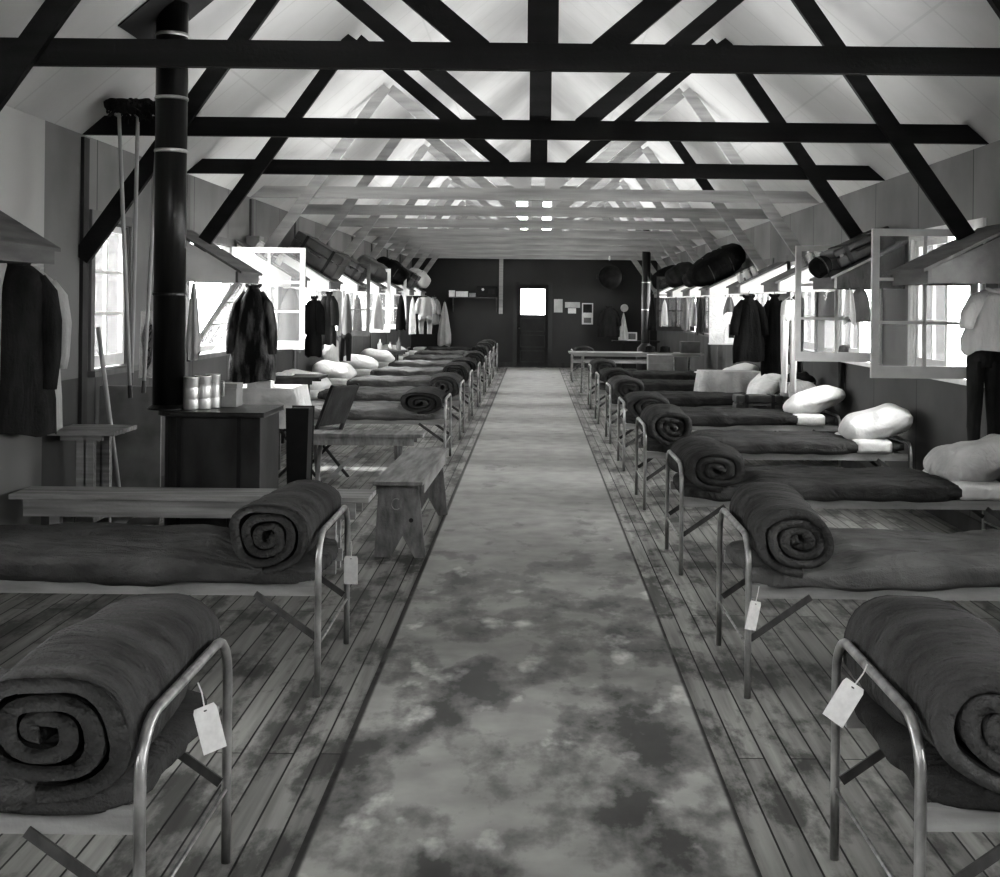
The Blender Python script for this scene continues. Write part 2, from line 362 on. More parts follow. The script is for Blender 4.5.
# door in the far wall
d = struct(MB().box(DX0, DX1, YB + .02, YB + .06, .0, 1.33).box(DX0, DX0 + .12, YB + .02, YB + .06, 1.33, DZ)
           .box(DX1 - .12, DX1, YB + .02, YB + .06, 1.33, DZ).box(DX0 + .12, DX1 - .12, YB + .02, YB + .06, 1.98, DZ).build('door_1', 'door_paint'))
MB().box(DX0 + .12, DX1 - .12, YB + .035, YB + .042, 1.33, 1.98).build('door_pane', 'glass', d)
pn = MB()
for z0, z1 in ((.12, .42), (.5, .82), (.9, 1.24)):
    for a, b in ((DX0 + .12, DX1 - .12),):
        for q in ((a, b, z0, z0 + .02), (a, b, z1 - .02, z1), (a, a + .02, z0, z1), (b - .02, b, z0, z1)):
            pn.box(q[0], q[1], YB + .005, YB + .02, q[2], q[3])
pn.build('panel_moulding', 'trim_dark', d)
MB().soft(.02, .02, .02, 2, 6, 6, 6, 0, c=(DX0 + .09, YB, .98)).build('door_knob', 'tin', d, smooth=True)
struct(MB().box(DX0 - .07, DX0 + .035, YB - .02, YB - .001, .0, DZ + .05).box(DX1 - .035, DX1 + .07, YB - .02, YB - .001, 0, DZ + .05)
       .box(DX0 - .035, DX1 + .035, YB - .03, YB - .001, DZ, DZ + .07).build('trim_1', 'trim_dark'))
struct(MB().box(-XW, DX0 - .07, YB - .02, YB - .002, 0, .12).box(DX1 + .07, XW, YB - .02, YB - .002, 0, .12).build('baseboard_back', 'trim_dark'))
p = at(501, 290, YB)
struct(MB().box(p.x - .05, p.x + .05, YB - .05, YB - .002, 1.34, ZP).build('trim_2', 'light_beam'))
tn = 3
for t in TRV:
    struct(MB().box(-XW + .001, -XW + .025, t - .05, t + .05, .12, ZP - .02).build('trim_%d' % tn, 'trim_dark' if t < 9 else 'trim_paint')); tn += 1

# windows: casing = structure, sash > pane
def sash_mesh(w, h, mid):
    fr = MB(); s_, b_, t_ = .05, .085, .05
    fr.box(0, s_, -.018, .018, 0, h); fr.box(w - s_, w, -.018, .018, 0, h)
    fr.box(s_, w - s_, -.018, .018, 0, b_); fr.box(s_, w - s_, -.018, .018, h - t_, h)
    fr.box(w/2 - .011, w/2 + .011, -.012, .012, b_, h - t_)
    for k in (1, 2):
        z = b_ + (h - t_ - b_)*k/3; fr.box(s_, w/2 - .011, -.012, .012, z - .011, z + .011); fr.box(w/2 + .011, w - s_, -.012, .012, z - .011, z + .011)
    return fr
SH = WZ1 - WZ0 - .02
sash0 = sash_mesh(.74, SH, 0)
sash_objs = {}
def make_sash(parent, x, y, rz, kind='sash_paint', ry=0, z=WZ0 + .01):
    if kind not in sash_objs:
        o = sash0.build('sash', kind); p_ = MB().box(.04, .70, -.002, .002, .075, SH - .04).build('pane', 'glass', o)
        sash_objs[kind] = (o, p_); first = True
    else:
        a, b = sash_objs[kind]
        o = a.copy(); COL.objects.link(o); q = b.copy(); COL.objects.link(q); q.parent = o
    o.parent = parent; o.location = (x, y, z); o.rotation_euler = (0, ry, rz); return o
wn_ = 1
for side in (-1, 1):
    for a, b in OP[side]:
        xi = side*XW; c = MB(); e = .07
        def bx(x0, x1, *r): c.box(min(x0, x1), max(x0, x1), *r)
        bx(xi - side*.022, xi - side*.001, a - e, a, WZ0 - .02, WZ1 + e); bx(xi - side*.022, xi - side*.001, b, b + e, WZ0 - .02, WZ1 + e)
        bx(xi - side*.022, xi - side*.001, a, b, WZ1, WZ1 + e); bx(xi - side*.06, xi + side*.08, a - .09, b + .09, WZ0 - .045, WZ0 - .002)
        bx(xi, xi + side*.085, a, a + .012, WZ0, WZ1); bx(xi, xi + side*.085, b - .012, b, WZ0, WZ1); bx(xi, xi + side*.085, a + .012, b - .012, WZ1 - .012, WZ1)
        w = struct(c.build('window_%d' % wn_, 'sash_paint' if side > 0 and a < 12 else 'trim_paint')); wn_ += 1
        dbl = (b - a) > 1
        opn_near = side > 0 and any(abs(a - q) < .1 for q in (8.36, 10.8, 23.0))
        opn_far = side < 0 and any(abs(b - q) < .2 for q in (12.31, 17.19, 19.63, 22.07))
        dark = (side > 0 and a > 20) or (side < 0 and abs(b - 17.19) < .2)
        k = 'sash_dark' if dark else 'sash_paint'
        xg = xi + side*.04
        if side < 0 and abs(a - 10.8) < .1:
            o = make_sash(w, 0, 0, 0, k); tl = math.radians(33); sn_, cs_ = math.sin(tl), math.cos(tl)   # bottom-hinged leaf leaning into the room
            o.matrix_world = Matrix(((0, -cs_, sn_*.8, -XW + .02), (1, 0, 0, a + .02), (0, sn_, cs_*.8, WZ0 + .03), (0, 0, 0, 1)))
        elif opn_near: make_sash(w, side*(XW - .03), a + .0, PI, k)
        else: make_sash(w, xg, a + .005, PI/2, k)
        if dbl:
            if opn_far: make_sash(w, side*(XW - .03), b - .0, 0, k)
            else: make_sash(w, xg, a + .76, PI/2, k)
for a, b in GW:
    c = MB()
    for q in ((a, a + .03, GZ0, GZ1), (b - .03, b, GZ0, GZ1), (a + .03, b - .03, GZ0, GZ0 + .03), (a + .03, b - .03, GZ1 - .03, GZ1)):
        c.box(q[0], q[1], YB + .02, YB + .06, q[2], q[3])
    w = struct(c.build('window_%d' % wn_, 'sash_paint')); wn_ += 1
    MB().box(a + .03, b - .03, YB + .038, YB + .042, GZ0 + .03, GZ1 - .03).build('pane', 'glass', w)
# floor runner
r = MB().box(-.665, .655, YF + .1, YB - .35, .0005, .006).build('floor_runner', 'runner')
tag(r, 'long worn linoleum runner laid down the middle of the board floor', 'runner')

# ------------------------------------------------------------------ trusses
TIPX, TIPZ = 1.62, ZP + (XW - 1.62)*SL
def slab(mb, a, b, w, y0, y1, mi=0):
    a = Vector((a[0], 0, a[1])); b = Vector((b[0], 0, b[1])); d = (b - a).normalized(); n = Vector((-d.z, 0, d.x))*w/2
    mb.prism([(q.x, q.z) for q in (a - n, b - n, b + n, a + n)], y0, y1, mi=mi)
def truss(y, m, k):
    root = empty('roof_truss', (0, y, ZP))
    MB().prism([(-XW, 0), (XW, 0), (XW - .13/SL, .13), (-XW + .13/SL, .13)], -.025, .025).build('tie_beam', m, root)
    MB().prism([(-.045, .13), (.105, .13), (.105, RIDGE - ZP - .10*SL), (.03, RIDGE - ZP - .03*SL), (-.045, RIDGE - ZP - .05*SL)], -.03, .03).build('king_post', m, root)
    for s in (-1, 1):
        b = MB(); slab(b, (s*.29 + .02, .10), (s*(TIPX - .01), TIPZ - ZP - .075), .118, .027, .072); b.build('web', m, root)
        b = MB(); slab(b, (s*(XW - .01), 1.88 - ZP), (s*(TIPX + .02), TIPZ - ZP - .07), .12, -.072, -.027)
        if k == 5 and s > 0:                                    # upper length dark, lower length pale
            ax, az, bx_, bz = s*(XW - .01), 1.88 - ZP, s*(TIPX + .02), TIPZ - ZP - .07; mx, mz = ax + (bx_-ax)*.52, az + (bz-az)*.52
            b = MB(); slab(b, (ax, az), (mx, mz), .12, -.072, -.027, 0); slab(b, (mx, mz), (bx_, bz), .12, -.072, -.027, 1)
            b.build('brace', m, root, m2='dark_beam')
        else: b.build('brace', m, root)
    return root
PIPE = Vector(((169.5 - U0)*7.55/F, 7.55, 0))
k = 0
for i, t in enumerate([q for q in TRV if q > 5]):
    dark = t < 11  # the near trusses get the darker timber colour
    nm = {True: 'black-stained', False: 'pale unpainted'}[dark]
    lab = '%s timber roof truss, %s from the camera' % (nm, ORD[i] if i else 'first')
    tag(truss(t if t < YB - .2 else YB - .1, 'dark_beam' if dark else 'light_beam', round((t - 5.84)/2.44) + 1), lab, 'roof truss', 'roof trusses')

# ------------------------------------------------------------------ sloping shelves (hoods)
XF = 2.5; HZ = 1.755; RISE = {-1: .36, 1: .29}; ANG = {k: math.atan2(v, .6) for k, v in RISE.items()}
def hood(s, y0, y1, xf=XF, light=True, zb=HZ, pm=None):
    root = empty('sloping_shelf', (s*xf, (y0 + y1)/2, zb)); w = (y1 - y0)/2; dx = XW - xf - .03; rise = RISE[s]*(dx/.6)
    fh = .095
    MB().box(*sorted((0, s*.022)), -w, w, 0, fh).build('front_board', 'lid_wood', root)
    poly = [(s*.022, .004), (s*dx, .004), (s*dx, fh + rise - .01), (s*.022, fh - .002)]
    for yy in (-w + .004, w - .02):
        MB().prism(poly, yy, yy + .016).build('side_panel', pm or ('white_panel' if light else 'dim_panel'), root)
    MB().prism([(-s*.03, fh - .022), (s*(dx + .02), fh + rise + .012), (s*(dx + .02), fh + rise + .034), (-s*.03, fh)], -w - .015, w + .015).build('top_board', 'lid_wood', root)
    MB().tube([(s*.3, -w + .02, .04), (s*.3, w - .02, .04)], .012).build('hanging_rod', 'iron', root)
    return root
LH = [10.13, 12.45, 14.75, 17.1, 19.45, 21.85, 24.25, 26.7]
RH = [7.62, 10.0, 12.32, 14.68, 17.25, 19.45, 21.85, 24.25]
for s, hs, nm in ((-1, LH, 'left'), (1, RH, 'right')):
    for i, y in enumerate(hs):
        o = hood(s, y, y + .76, light=not (s > 0 and i < 2), pm='cloth_dark' if s > 0 and i == 1 else None)
        tag(o, '%s sloping-topped clothes shelf on the %s wall, %s along the room' % ('dark-sided' if (s > 0 and i < 2) else 'white-sided', nm, ORD[i]), 'shelf', 'sloping shelves on the %s wall' % nm)
o = hood(-1, 6.1, 6.95, xf=2.78, light=False, zb=1.80)
tag(o, 'short dark wooden shelf above the jacket at the left edge of the view', 'shelf')

# ------------------------------------------------------------------ cots
def arch_pts(x, y0, y1, zt, r=.12, lean=0):
    pts = [(x, y0, .0), (x, y0, .2), (x, y0, .42), (x, y0, zt - r)]
    for k in range(1, 6):
        a = k*PI/2/6; pts.append((x, y0 + r*(1 - math.cos(a)), zt - r + r*math.sin(a)))
    pts.append((x, y0 + r, zt)); pts.append((x, y1 - r, zt))
    for k in range(1, 6):
        a = PI/2 - k*PI/2/6; pts.append((x, y1 - r*(1 - math.cos(a)), zt - r + r*math.sin(a)))
    pts += [(x, y1, zt - r), (x, y1, .42), (x, y1, .2), (x, y1, .0)]
    return pts
W2 = .38; BL = 2.08
def make_cot():
    """foot at local x=0, head at x=+BL, width along y"""
    root = empty('folding_cot')
    MB().tube(arch_pts(0, -W2, W2, .655), .0135, 10).build('foot_arch', 'steel', root, smooth=True)
    MB().tube(arch_pts(BL, -W2, W2, .545), .0135, 8).build('head_arch', 'steel', root, smooth=True)
    for s in (-1, 1):
        MB().box(.015, BL - .015, s*(W2 - .045) - .014, s*(W2 - .045) + .014, .40, .455).build('side_rail', 'rail', root)
        for x0, x1 in ((.012, .26), (BL - .012, BL - .26)):
            b = MB(); slab(b, (x0, .235), (x1, .41), .026, s*(W2 - .022) - .004, s*(W2 - .022) + .004); b.build('strut', 'iron', root)
    for x in (0, BL):
        MB().tube([(x, -W2, .21), (x, W2, .205)], .006, 6).build('cross_rod', 'steel', root, smooth=True)
    b = MB()
    for k in range(12): x = .06 + k*(BL - .12)/11; b.box(x - .012, x + .012, -W2 + .06, W2 - .06, .448, .452)
    for k in range(6): y = -.3 + k*.12; b.box(.04, BL - .04, y - .01, y + .01, .4525, .455)
    b.build('spring_mesh', 'iron', root)
    return root
def make_mattress(m, seed, full=True, bare=False):
    """blanket-covered mattress, same local axes"""
    c = MB().soft(1.02, .365, .048, 8, 24, 10, 4, .006, 4, c=(1.05, 0, .505), seed=seed)
    c.v = [(x, y, z - .055*(1 - min(1, max(0, (x - .26)/.24))**2)*min(1, max(0, (z - .455)/.10)) - (.006 if z > .5 else 0)) for x, y, z in c.v]
    o = c.build('mattress', m, smooth=True)
    b = MB(); L = .83
    b.soft(L, .392, .060, 7, 60, 22, 6, .026, 3.2, c=(.02 + L, 0, .500), seed=seed, aniso=(1, 2.4, 1.5))
    b.v = [(x, y, z - .045*(1 - min(1, max(0, (x - .26)/.24))**2)*min(1, max(0, (z - .44)/.12))) for x, y, z in b.v]
    b.build('blanket', m, o, smooth=True)
    MB().soft(.16, .385, .056, 6, 12, 14, 6, .008, 6, c=(1.80, 0, .504), seed=seed+2).build('sheet', 'linen', o, smooth=True)
    return o
def roll_mesh(turns, sx, sz, seed, length=.78, rr=.147, pitch=.040, th=.97, skew=0.0):
    mb = MB(); npt = int(26*turns); ns = 16
    r0 = rr - pitch*turns
    ctr = []
    for i in range(npt + 1):
        a = 2*PI*turns*i/npt; r = r0 + pitch*(a/(2*PI))
        off = -1.5 - 2*PI*(turns % 1); cx = math.cos(a + off); cz = math.sin(a + off); ex = .82
        x = math.copysign(abs(cx)**ex, cx)*r; z = math.copysign(abs(cz)**ex, cz)*r
        ctr.append((x, z, a))
    vs = []; fs = []; n = npt + 1; t = pitch*th/2
    for j in range(ns + 1):
        y = (j/ns - .5)*length
        endp = 1 - .0*abs(j/ns - .5)
        for side in (1, -1):
            for i in range(n):
                x, z, a = ctr[i]; q = ctr[min(i+1, n-1)]; w = ctr[max(i-1, 0)]
                dx, dz = q[0] - w[0], q[1] - w[1]; l = math.hypot(dx, dz) or 1
                nx, nz = dz/l, -dx/l
                edge = max(0, abs(j/ns - .5)*2 - .9)*10
                tt = t*(1 - .16*edge)
                outer = (side > 0 and i > n - 27)
                d = noise.noise(Vector((x*6 + seed, y*3, z*6)))*.026 + noise.noise(Vector((a*1.1 + seed, y*2, 0)))*.006 + (noise.noise(Vector((a*.9 + seed, y*22, 3)))*.006 if outer else 0)
                yy = y + noise.noise(Vector((a*.6 + seed*2, 0 if j < ns/2 else 7, 0)))*.02*(abs(j/ns - .5)*2)**2
                vs.append(((x + nx*tt*side)*sx + d + skew*y, yy, (z + nz*tt*side)*sz + d*.7 - .012*(abs(y)/length*2)**2))
    def I(j, s, i): return j*2*n + s*n + i
    for j in range(ns):
        for i in range(n-1):
            fs.append((I(j, 0, i), I(j, 0, i+1), I(j+1, 0, i+1), I(j+1, 0, i)))
            fs.append((I(j, 1, i), I(j+1, 1, i), I(j+1, 1, i+1), I(j, 1, i+1)))
        for i in (0, n-1): fs.append((I(j, 0, i), I(j+1, 0, i), I(j+1, 1, i), I(j, 1, i)))
    for j in (0, ns):
        for i in range(n-1): fs.append((I(j, 0, i), I(j, 1, i), I(j, 1, i+1), I(j, 0, i+1)))
    mb.add(vs, fs); return mb
cot0 = make_cot()
RX = .188
rolls = []
for nm, tr, sx, sz, sd in (('a', 3.4, 1.14, .90, 1), ('b', 2.9, 1.28, .80, 9), ('c', 2.85, 1.42, .74, 15), ('d', 2.95, 1.18, .9, 23)):
    o = roll_mesh(tr, sx, sz, sd, pitch=.040 if nm in 'a' else .046).build('blanket_roll', 'quilt' if nm in 'ad' else ('blanket' if nm == 'b' else 'blanket_dark'), smooth=True); rolls.append((o, sz*.150))
matt = {m: make_mattress(m, i*5 + 1) for i, m in enumerate(('blanket', 'blanket_dark', 'blanket_mid'))}
def make_pillow(seed, m='linen'):
    o = MB().soft(.29, .31, .125, 3.0, 24, 26, 10, .03, 4, pinch=.60, seed=seed).build('pillow', m, smooth=True); return o
pill = [make_pillow(1), make_pillow(4, 'linen'), make_pillow(8, 'linen_grey')]
tag_mesh = MB().prism([(-.022, 0), (-.026, -.010), (-.026, -.105), (.026, -.105), (.026, -.010), (.022, 0)], -.0008, .0008)
protos_used = {}
def use(proto, loc, rz, cp=True):
    if proto.name in protos_used: o = copy_tree(proto)
    else: protos_used[proto.name] = 1; o = proto; KIDS[o.name] = [c for c in bpy.data.objects if c.parent == o]
    o.location = loc; o.rotation_euler = (0, 0, rz); return o
def bed(side, y, idx, rollk, mk, pk, ptilt=0, px=1.90, x0=.888, where='', lo=''):
    yc = y + W2; rz = 0 if side > 0 else PI
    sn = 'right' if side > 0 else 'left'
    who = '%s in the row %s of the aisle' % (ORD[idx], sn)
    jx = x0 + (random.uniform(-.01, .01) if idx > 2 else 0)
    o = use(cot0, (side*jx, yc, 0), rz); tag(o, 'steel-tube folding cot with arched foot rail, ' + who, 'bed', 'cots')
    if mk:
        o = use(matt[mk], (side*jx, yc, 0), rz)
        tag(o, '%s blanket-covered mattress on the %s cot right of the aisle' % ({'blanket': 'grey', 'blanket_dark': 'dark', 'blanket_mid': 'light grey'}[mk], ORD[idx]) if side > 0 else
            '%s blanket-covered mattress on the %s cot left of the aisle' % ({'blanket': 'grey', 'blanket_dark': 'dark', 'blanket_mid': 'light grey'}[mk], ORD[idx]), 'mattress', 'made mattresses')
    if rollk is not None:
        r_, hz = rolls[rollk]
        o = use(r_, (side*(jx + .02 + RX + (.05 if rollk == 2 else 0)), yc, .518 + hz), rz + random.uniform(-.05, .05)*(1 if idx > 1 else .3))
        tag(o, '%s on the foot of the %s cot %s of the aisle' % (['tight spiral quilt roll', 'thick folded grey blanket roll', 'flat dark folded roll', 'loose quilt roll'][rollk], ORD[idx], sn), 'bedroll', 'bedrolls')
    if pk is not None:
        q = pill[pk]
        o = use(q, (side*(jx + px), yc + random.uniform(-.02, .02), .615 + .29*math.sin(.16 + ptilt)*.55), rz)
        o.rotation_euler = (random.uniform(-.08, .08), -side*(.16 + ptilt), random.uniform(-.15, .15))
        tag(o, 'plump %s pillow at the head of the %s cot %s of the aisle' % ('white' if pk < 2 else 'off-white', ORD[idx], sn), 'pillow', 'pillows')
RB = [(2.72, 3, 'blanket_dark', None), (4.90, 0, 'blanket_mid', None), (7.12, 1, 'blanket', 2), (9.37, 3, 'blanket', 0), (11.55, 2, 'blanket_dark', 1),
      (13.8, 1, 'blanket_dark', 0), (16.08, 2, 'blanket_dark', 1), (18.4, 1, 'blanket_dark', None)]
for i, (y, rk, mk, pk) in enumerate(RB): bed(1, y, i, rk, mk, pk, ptilt=.6 if i in (5,) else .12)
LB = [(2.66, 3, 'blanket', None), (4.86, 0, 'blanket', None), (11.8, 2, 'blanket_mid', 2), (14.05, 1, 'blanket_mid', 0), (16.3, 3, 'blanket_mid', 0),
      (18.6, 2, 'blanket_mid', 1), (20.9, 1, 'blanket_mid', 0), (23.2, 0, 'blanket_mid', 1), (25.5, 3, 'blanket_mid', None), (27.8, 1, 'blanket_dark', None)]
for i, (y, rk, mk, pk) in enumerate(LB): bed(-1, y, i, rk, mk, pk, x0=.862)
bed(1, 24.6, 8, 2, None, None, x0=.80)

# paper tags tied to the foot rails
def paper_tag(p, rz, tilt, lab, s=1.0):
    root = empty('paper_tag', p, (0, tilt, rz)); root.scale = (s, s, s)
    tag_mesh.build('card', 'paper', root)
    MB().tube([(0, 0, -.008), (.003, .002, .03), (0, .0, .055)], .0018, 5).build('string', 'paper', root)
    MB().lathe([(.0035, -.001), (.0035, .001)], 10, (0, 0, 0)).build('eyelet', 'iron', root, loc=(0, -.0015, -.01))
    tag(root, lab, 'tag', 'paper tags on the cots')
q = at(192, 706, 3.02); q.x = -.85 + .02; paper_tag(q + Vector((.01, 0, 0)), .5, -.25, 'white paper tag tied to the arched foot rail of the nearest left cot', 1.15)
q = at(351, 556, 5.60); paper_tag(q, 0, .0, 'white paper tag hanging upright on the far post of the second left cot', 1.25)
q = at(884, 684, 3.1); q.x = .86 - .02; paper_tag(q, -.5, .5, 'crumpled white paper tag on the foot rail of the nearest right cot', 1.15)
q = at(758, 600, 4.86); paper_tag(q + Vector((-.012, -.02, 0)), .5, .25, 'narrow white paper tag on the near post of the second right cot', 1.1)

# ------------------------------------------------------------------ benches and tables
# slab-legged bench standing end on beside the aisle
bn = empty('bench', (-.815, 8.33, 0), (0, 0, -.02))
MB().box(-.155, .155, -.90, .88, .465, .49).build('seat', 'bench_wood', bn, bevel=.004)
for nm, yy in (('n', -.80), ('f', .70)):
    MB().prism([(-.155, .0), (-.055, .0), (0.02, .14), (.10, .0), (.165, .0), (.115, .465), (-.13, .465)], yy, yy + .028).build('leg', 'bench_wood', bn, bevel=.002)
for s in (-1, 1):
    MB().box(s*.142 - .010, s*.142 + .010, -.772, .70, .40, .464).build('apron', 'bench_wood', bn)
b = MB().tube([(.03*math.cos(a)*1.0 - .02, -.803, .335 + .034*math.sin(a)) for a in [math.radians(q) for q in range(55, 311, 15)]], .0032, 6)
b.build('painted_letter', 'plank', bn)['label'] = 'letter C painted in pale paint'
MB().lathe([(.014, 0), (.014, .002)], 12).build('knot', 'dark_wood', bn, loc=(.075, -.802, .235)).rotation_euler = (PI/2, 0, 0)
tag(bn, 'wooden bench with notched slab legs and letter C, standing end-on beside the runner', 'bench')

def x_bench(cx, cy, x0, x1, y0, y1, z, ap, m, lab, cat='bench', legs='x'):
    root = empty('bench' if cat == 'bench' else 'table', (cx, cy, 0))
    MB().box(x0, x1, y0, (y0+y1)/2 - .002, z - .03, z).box(x0, x1, (y0+y1)/2 + .002, y1, z - .03, z).build('top', m, root, bevel=.003)
    for yy in (y0 + .015, y1 - .035): MB().box(x0 + .08, x1 - .08, yy, yy + .022, z - .03 - ap, z - .031).build('apron', m, root)
    for xx in (x0 + .22, x1 - .26):
        if legs == 'x':
            for (a, b_) in ((y0 + .04, y1 - .05), (y1 - .05, y0 + .04)):
                o = MB(); o.add([(xx, a, z - .04), (xx + .03, a, z - .04), (xx + .03, a + .045*(1 if b_ > a else -1), z - .04), (xx, a + .045*(1 if b_ > a else -1), z - .04),
                                 (xx, b_, 0), (xx + .03, b_, 0), (xx + .03, b_ + .045*(1 if b_ > a else -1), 0), (xx, b_ + .045*(1 if b_ > a else -1), 0)],
                                [(0, 1, 2, 3), (7, 6, 5, 4), (0, 4, 5, 1), (1, 5, 6, 2), (2, 6, 7, 3), (3, 7, 4, 0)]); o.build('leg', m, root); xx += .032
        else:
            for yy in (y0 + .05, y1 - .10):
                MB().box(xx, xx + .06, yy, yy + .05, 0, z - .031).build('leg', m, root)
            MB().box(xx + .01, xx + .05, y0 + .1, y1 - .1, .16, .20).build('stretcher', m, root)
    tag(root, lab, cat); return root
rt = x_bench(-2.0, 7.15, -1.05, 1.05, -.16, .16, .46, .10, 'plank', 'long pale plank bench across the left side in front of the stove', legs='post')
sb = MB(); slab(sb, (-.70, .05), (-.35, .36), .05, -.02, .01); sb.build('diagonal_brace', 'plank', rt)
b2 = x_bench(-1.5, 10.45, -.62, .56, -.16, .17, .47, .07, 'bench_wood', 'worn plank bench with crossed legs beside the folding chair', legs='x')
sb = MB(); slab(sb, (-.30, .02), (.05, .38), .035, -.12, -.09); sb.build('diagonal_brace', 'plank', b2)
tb = x_bench(-2.82, 7.85, -.27, .16, -.22, .22, .76, .03, 'plank', 'narrow pale-topped table under the hanging jacket at the left wall', 'table', legs='post')
tb = x_bench(-2.72, 13.3, -.36, .40, -.3, .3, .78, .05, 'dark_wood', 'dark slab-legged table by the left wall beyond the cloth-covered table', 'table', legs='post')
tb = x_bench(1.85, 21.4, -1.22, 1.15, -.3, .3, .76, .04, 'plank', 'long pale-topped trestle table reaching from aisle to right wall', 'table', legs='x')
tb = x_bench(2.4, 28.3, -.55, .55, -.25, .25, .76, .05, 'dark_wood', 'small dark table against the far wall right of the door', 'table', legs='post')
tb = x_bench(2.05, 12.95, -.72, .62, -.14, .14, .42, .05, 'dark_wood', 'low dark bench between cots with the black suitcase on it', legs='post')
tb = x_bench(2.82, 13.02, -.13, .22, -.2, .2, .52, .05, 'mid_wood', 'small wooden stand by the right wall holding the laundry basket', 'stand', legs='post')
tb = x_bench(-2.62, 22.25, -.44, .3, -.22, .22, .72, .05, 'mid_wood', 'small far table by the left wall with bottles on it', 'table', legs='post')

def cloth_table(cx, cy, hx, hy, z, lab, clab, m='linen', drop=.34):
    root = x_bench(cx, cy, -hx, hx, -hy, hy, z, .05, 'mid_wood', lab, 'table', legs='post')
    n = 56; vs = []; fs = []
    per = []
    for k in range(n):
        t = k/n*4; e = int(t); f = t - e
        P_ = [(-1, -1), (1, -1), (1, 1), (-1, 1), (-1, -1)]
        per.append(((P_[e][0]*(1-f) + P_[e+1][0]*f), (P_[e][1]*(1-f) + P_[e+1][1]*f)))
    rings = [(0.98, .004), (1.02, .002), (1.03, -drop*.3), (1.05, -drop*.65), (1.06, -drop)]
    for i, (sc, dz) in enumerate(rings):
        for k, (a, b) in enumerate(per):
            w = .016*i*math.sin(k*1.7 + i*.2); cor = abs(a*b)**4
            vs.append((a*(hx*sc + .012*(i > 0) + w*.6 + cor*.02*i), b*(hy*sc + .012*(i > 0) + w*.6 + cor*.02*i), dz - (.05*cor if i == 4 else 0)))
    for i in range(len(rings)-1):
        for k in range(n): fs.append((i*n+k, i*n+(k+1) % n, (i+1)*n+(k+1) % n, (i+1)*n+k))
    fs.append(tuple(range(n)))
    mb = MB(); mb.add(vs, fs); o = mb.build('tablecloth', m, loc=(cx, cy, z + .001)); o.data.polygons.foreach_set('use_smooth', [True]*(len(fs)-1) + [False])
    tag(o, clab, 'tablecloth')
cloth_table(-2.60, 11.2, .40, .3, .80, 'low table hidden under a white cloth beyond the stove', 'bright white cloth draped over the table beyond the stove')
cloth_table(2.55, 15.45, .36, .24, .76, 'box-like table under a pale cloth beside the leaning pillow on the right', 'pale cloth draped to the floor over the right-hand table', 'linen_grey', .62)

# folding chair seen from behind the bench
ch = empty('folding_chair', (-2.02, 10.92, 0), (0, 0, math.radians(-118)))
MB().box(-.19, .19, -.20, .19, .43, .45).build('seat', 'dark_wood', ch)
R_ = Matrix.Translation((0, .20, .44)) @ Matrix.Rotation(math.radians(-24), 4, 'X')
MB().box(-.18, .18, -.012, .016, .06, .45, R=R_).build('backrest', 'dark_wood', ch, bevel=.01)
for s in (-1, 1):
    MB().box(s*.185 - .013, s*.185 + .013, -.014, .014, -.05, .46, R=R_).build('back_post', 'dark_wood', ch)
    b = MB(); b.tube([(s*.17, .24, .42), (s*.17, -.24, 0)], .014, 6); b.build('leg', 'dark_wood', ch)
    b = MB(); b.tube([(s*.20, -.18, .43), (s*.20, .28, 0)], .014, 6); b.build('leg', 'dark_wood', ch)
MB().tube([(-.17, -.15, .08), (.17, -.15, .08)], .01, 6).build('stretcher', 'dark_wood', ch)
tag(ch, 'dark wooden folding chair with tilted back near the stove', 'chair')

# ------------------------------------------------------------------ stove with jacket and pipe
sx0, sx1, sy0, sy1 = at(158, 450, 7.4).x, at(260, 450, 7.4).x, 7.40, 7.95
def rrect(x0, x1, y0, y1, r, n=8, corners=(1, 1, 1, 1)):
    pts = []
    for (cx, cy, a0, on) in ((x0 + r, y0 + r, PI, corners[0]), (x1 - r, y0 + r, 1.5*PI, corners[1]), (x1 - r, y1 - r, 0, corners[2]), (x0 + r, y1 - r, .5*PI, corners[3])):
        if on:
            for k in range(n + 1): a = a0 + k*PI/2/n; pts.append((cx + r*math.cos(a), cy + r*math.sin(a)))
        else:
            pts.append((cx + math.copysign(r, cx - (x0+x1)/2), cy + math.copysign(r, cy - (y0+y1)/2)))
    return pts
st = empty('jacketed_stove', ((sx0+sx1)/2, (sy0+sy1)/2, 0)); hx, hy = (sx1-sx0)/2, (sy1-sy0)/2
MB().prism(rrect(-hx, hx, -hy, hy, .16, corners=(1, 0, 0, 1)), .02, .885, 'z').build('jacket', 'stove_sheet', st, bevel=.004)
MB().prism(rrect(-hx - .04, hx + .03, -hy - .04, hy, .20, corners=(1, 0, 0, 1)), .885, .915, 'z').build('top_plate', 'stove_sheet', st, bevel=.006)
for xx in (-hx + .13, hx - .13): MB().box(xx - .012, xx + .012, -hy - .006, -hy + .002, .03, .88).build('seam_strip', 'black', st)
MB().box(-hx + .2, hx - .2, -hy - .012, -hy - .001, .10, .30).build('ash_door', 'stove_sheet', st, bevel=.004)
for a, b in ((-1, -1), (1, -1), (-1, 1), (1, 1)): MB().box(a*(hx-.16) - .03, a*(hx-.16) + .03, b*(hy-.1) - .03, b*(hy-.1) + .03, 0, .022).build('foot', 'iron', st)
tag(st, 'low black sheet-metal stove jacket with rounded corner and flat top', 'stove')
pp = empty('stovepipe', (PIPE.x, PIPE.y, .916))
PR = .098
ztop = roofz(PIPE.x) - .916
bd = [0, .9, 1.72, 2.02, ztop]
MB().lathe([(PR, 0), (PR, ztop + .02)], 28).build('pipe', 'stovepipe', pp, smooth=False)
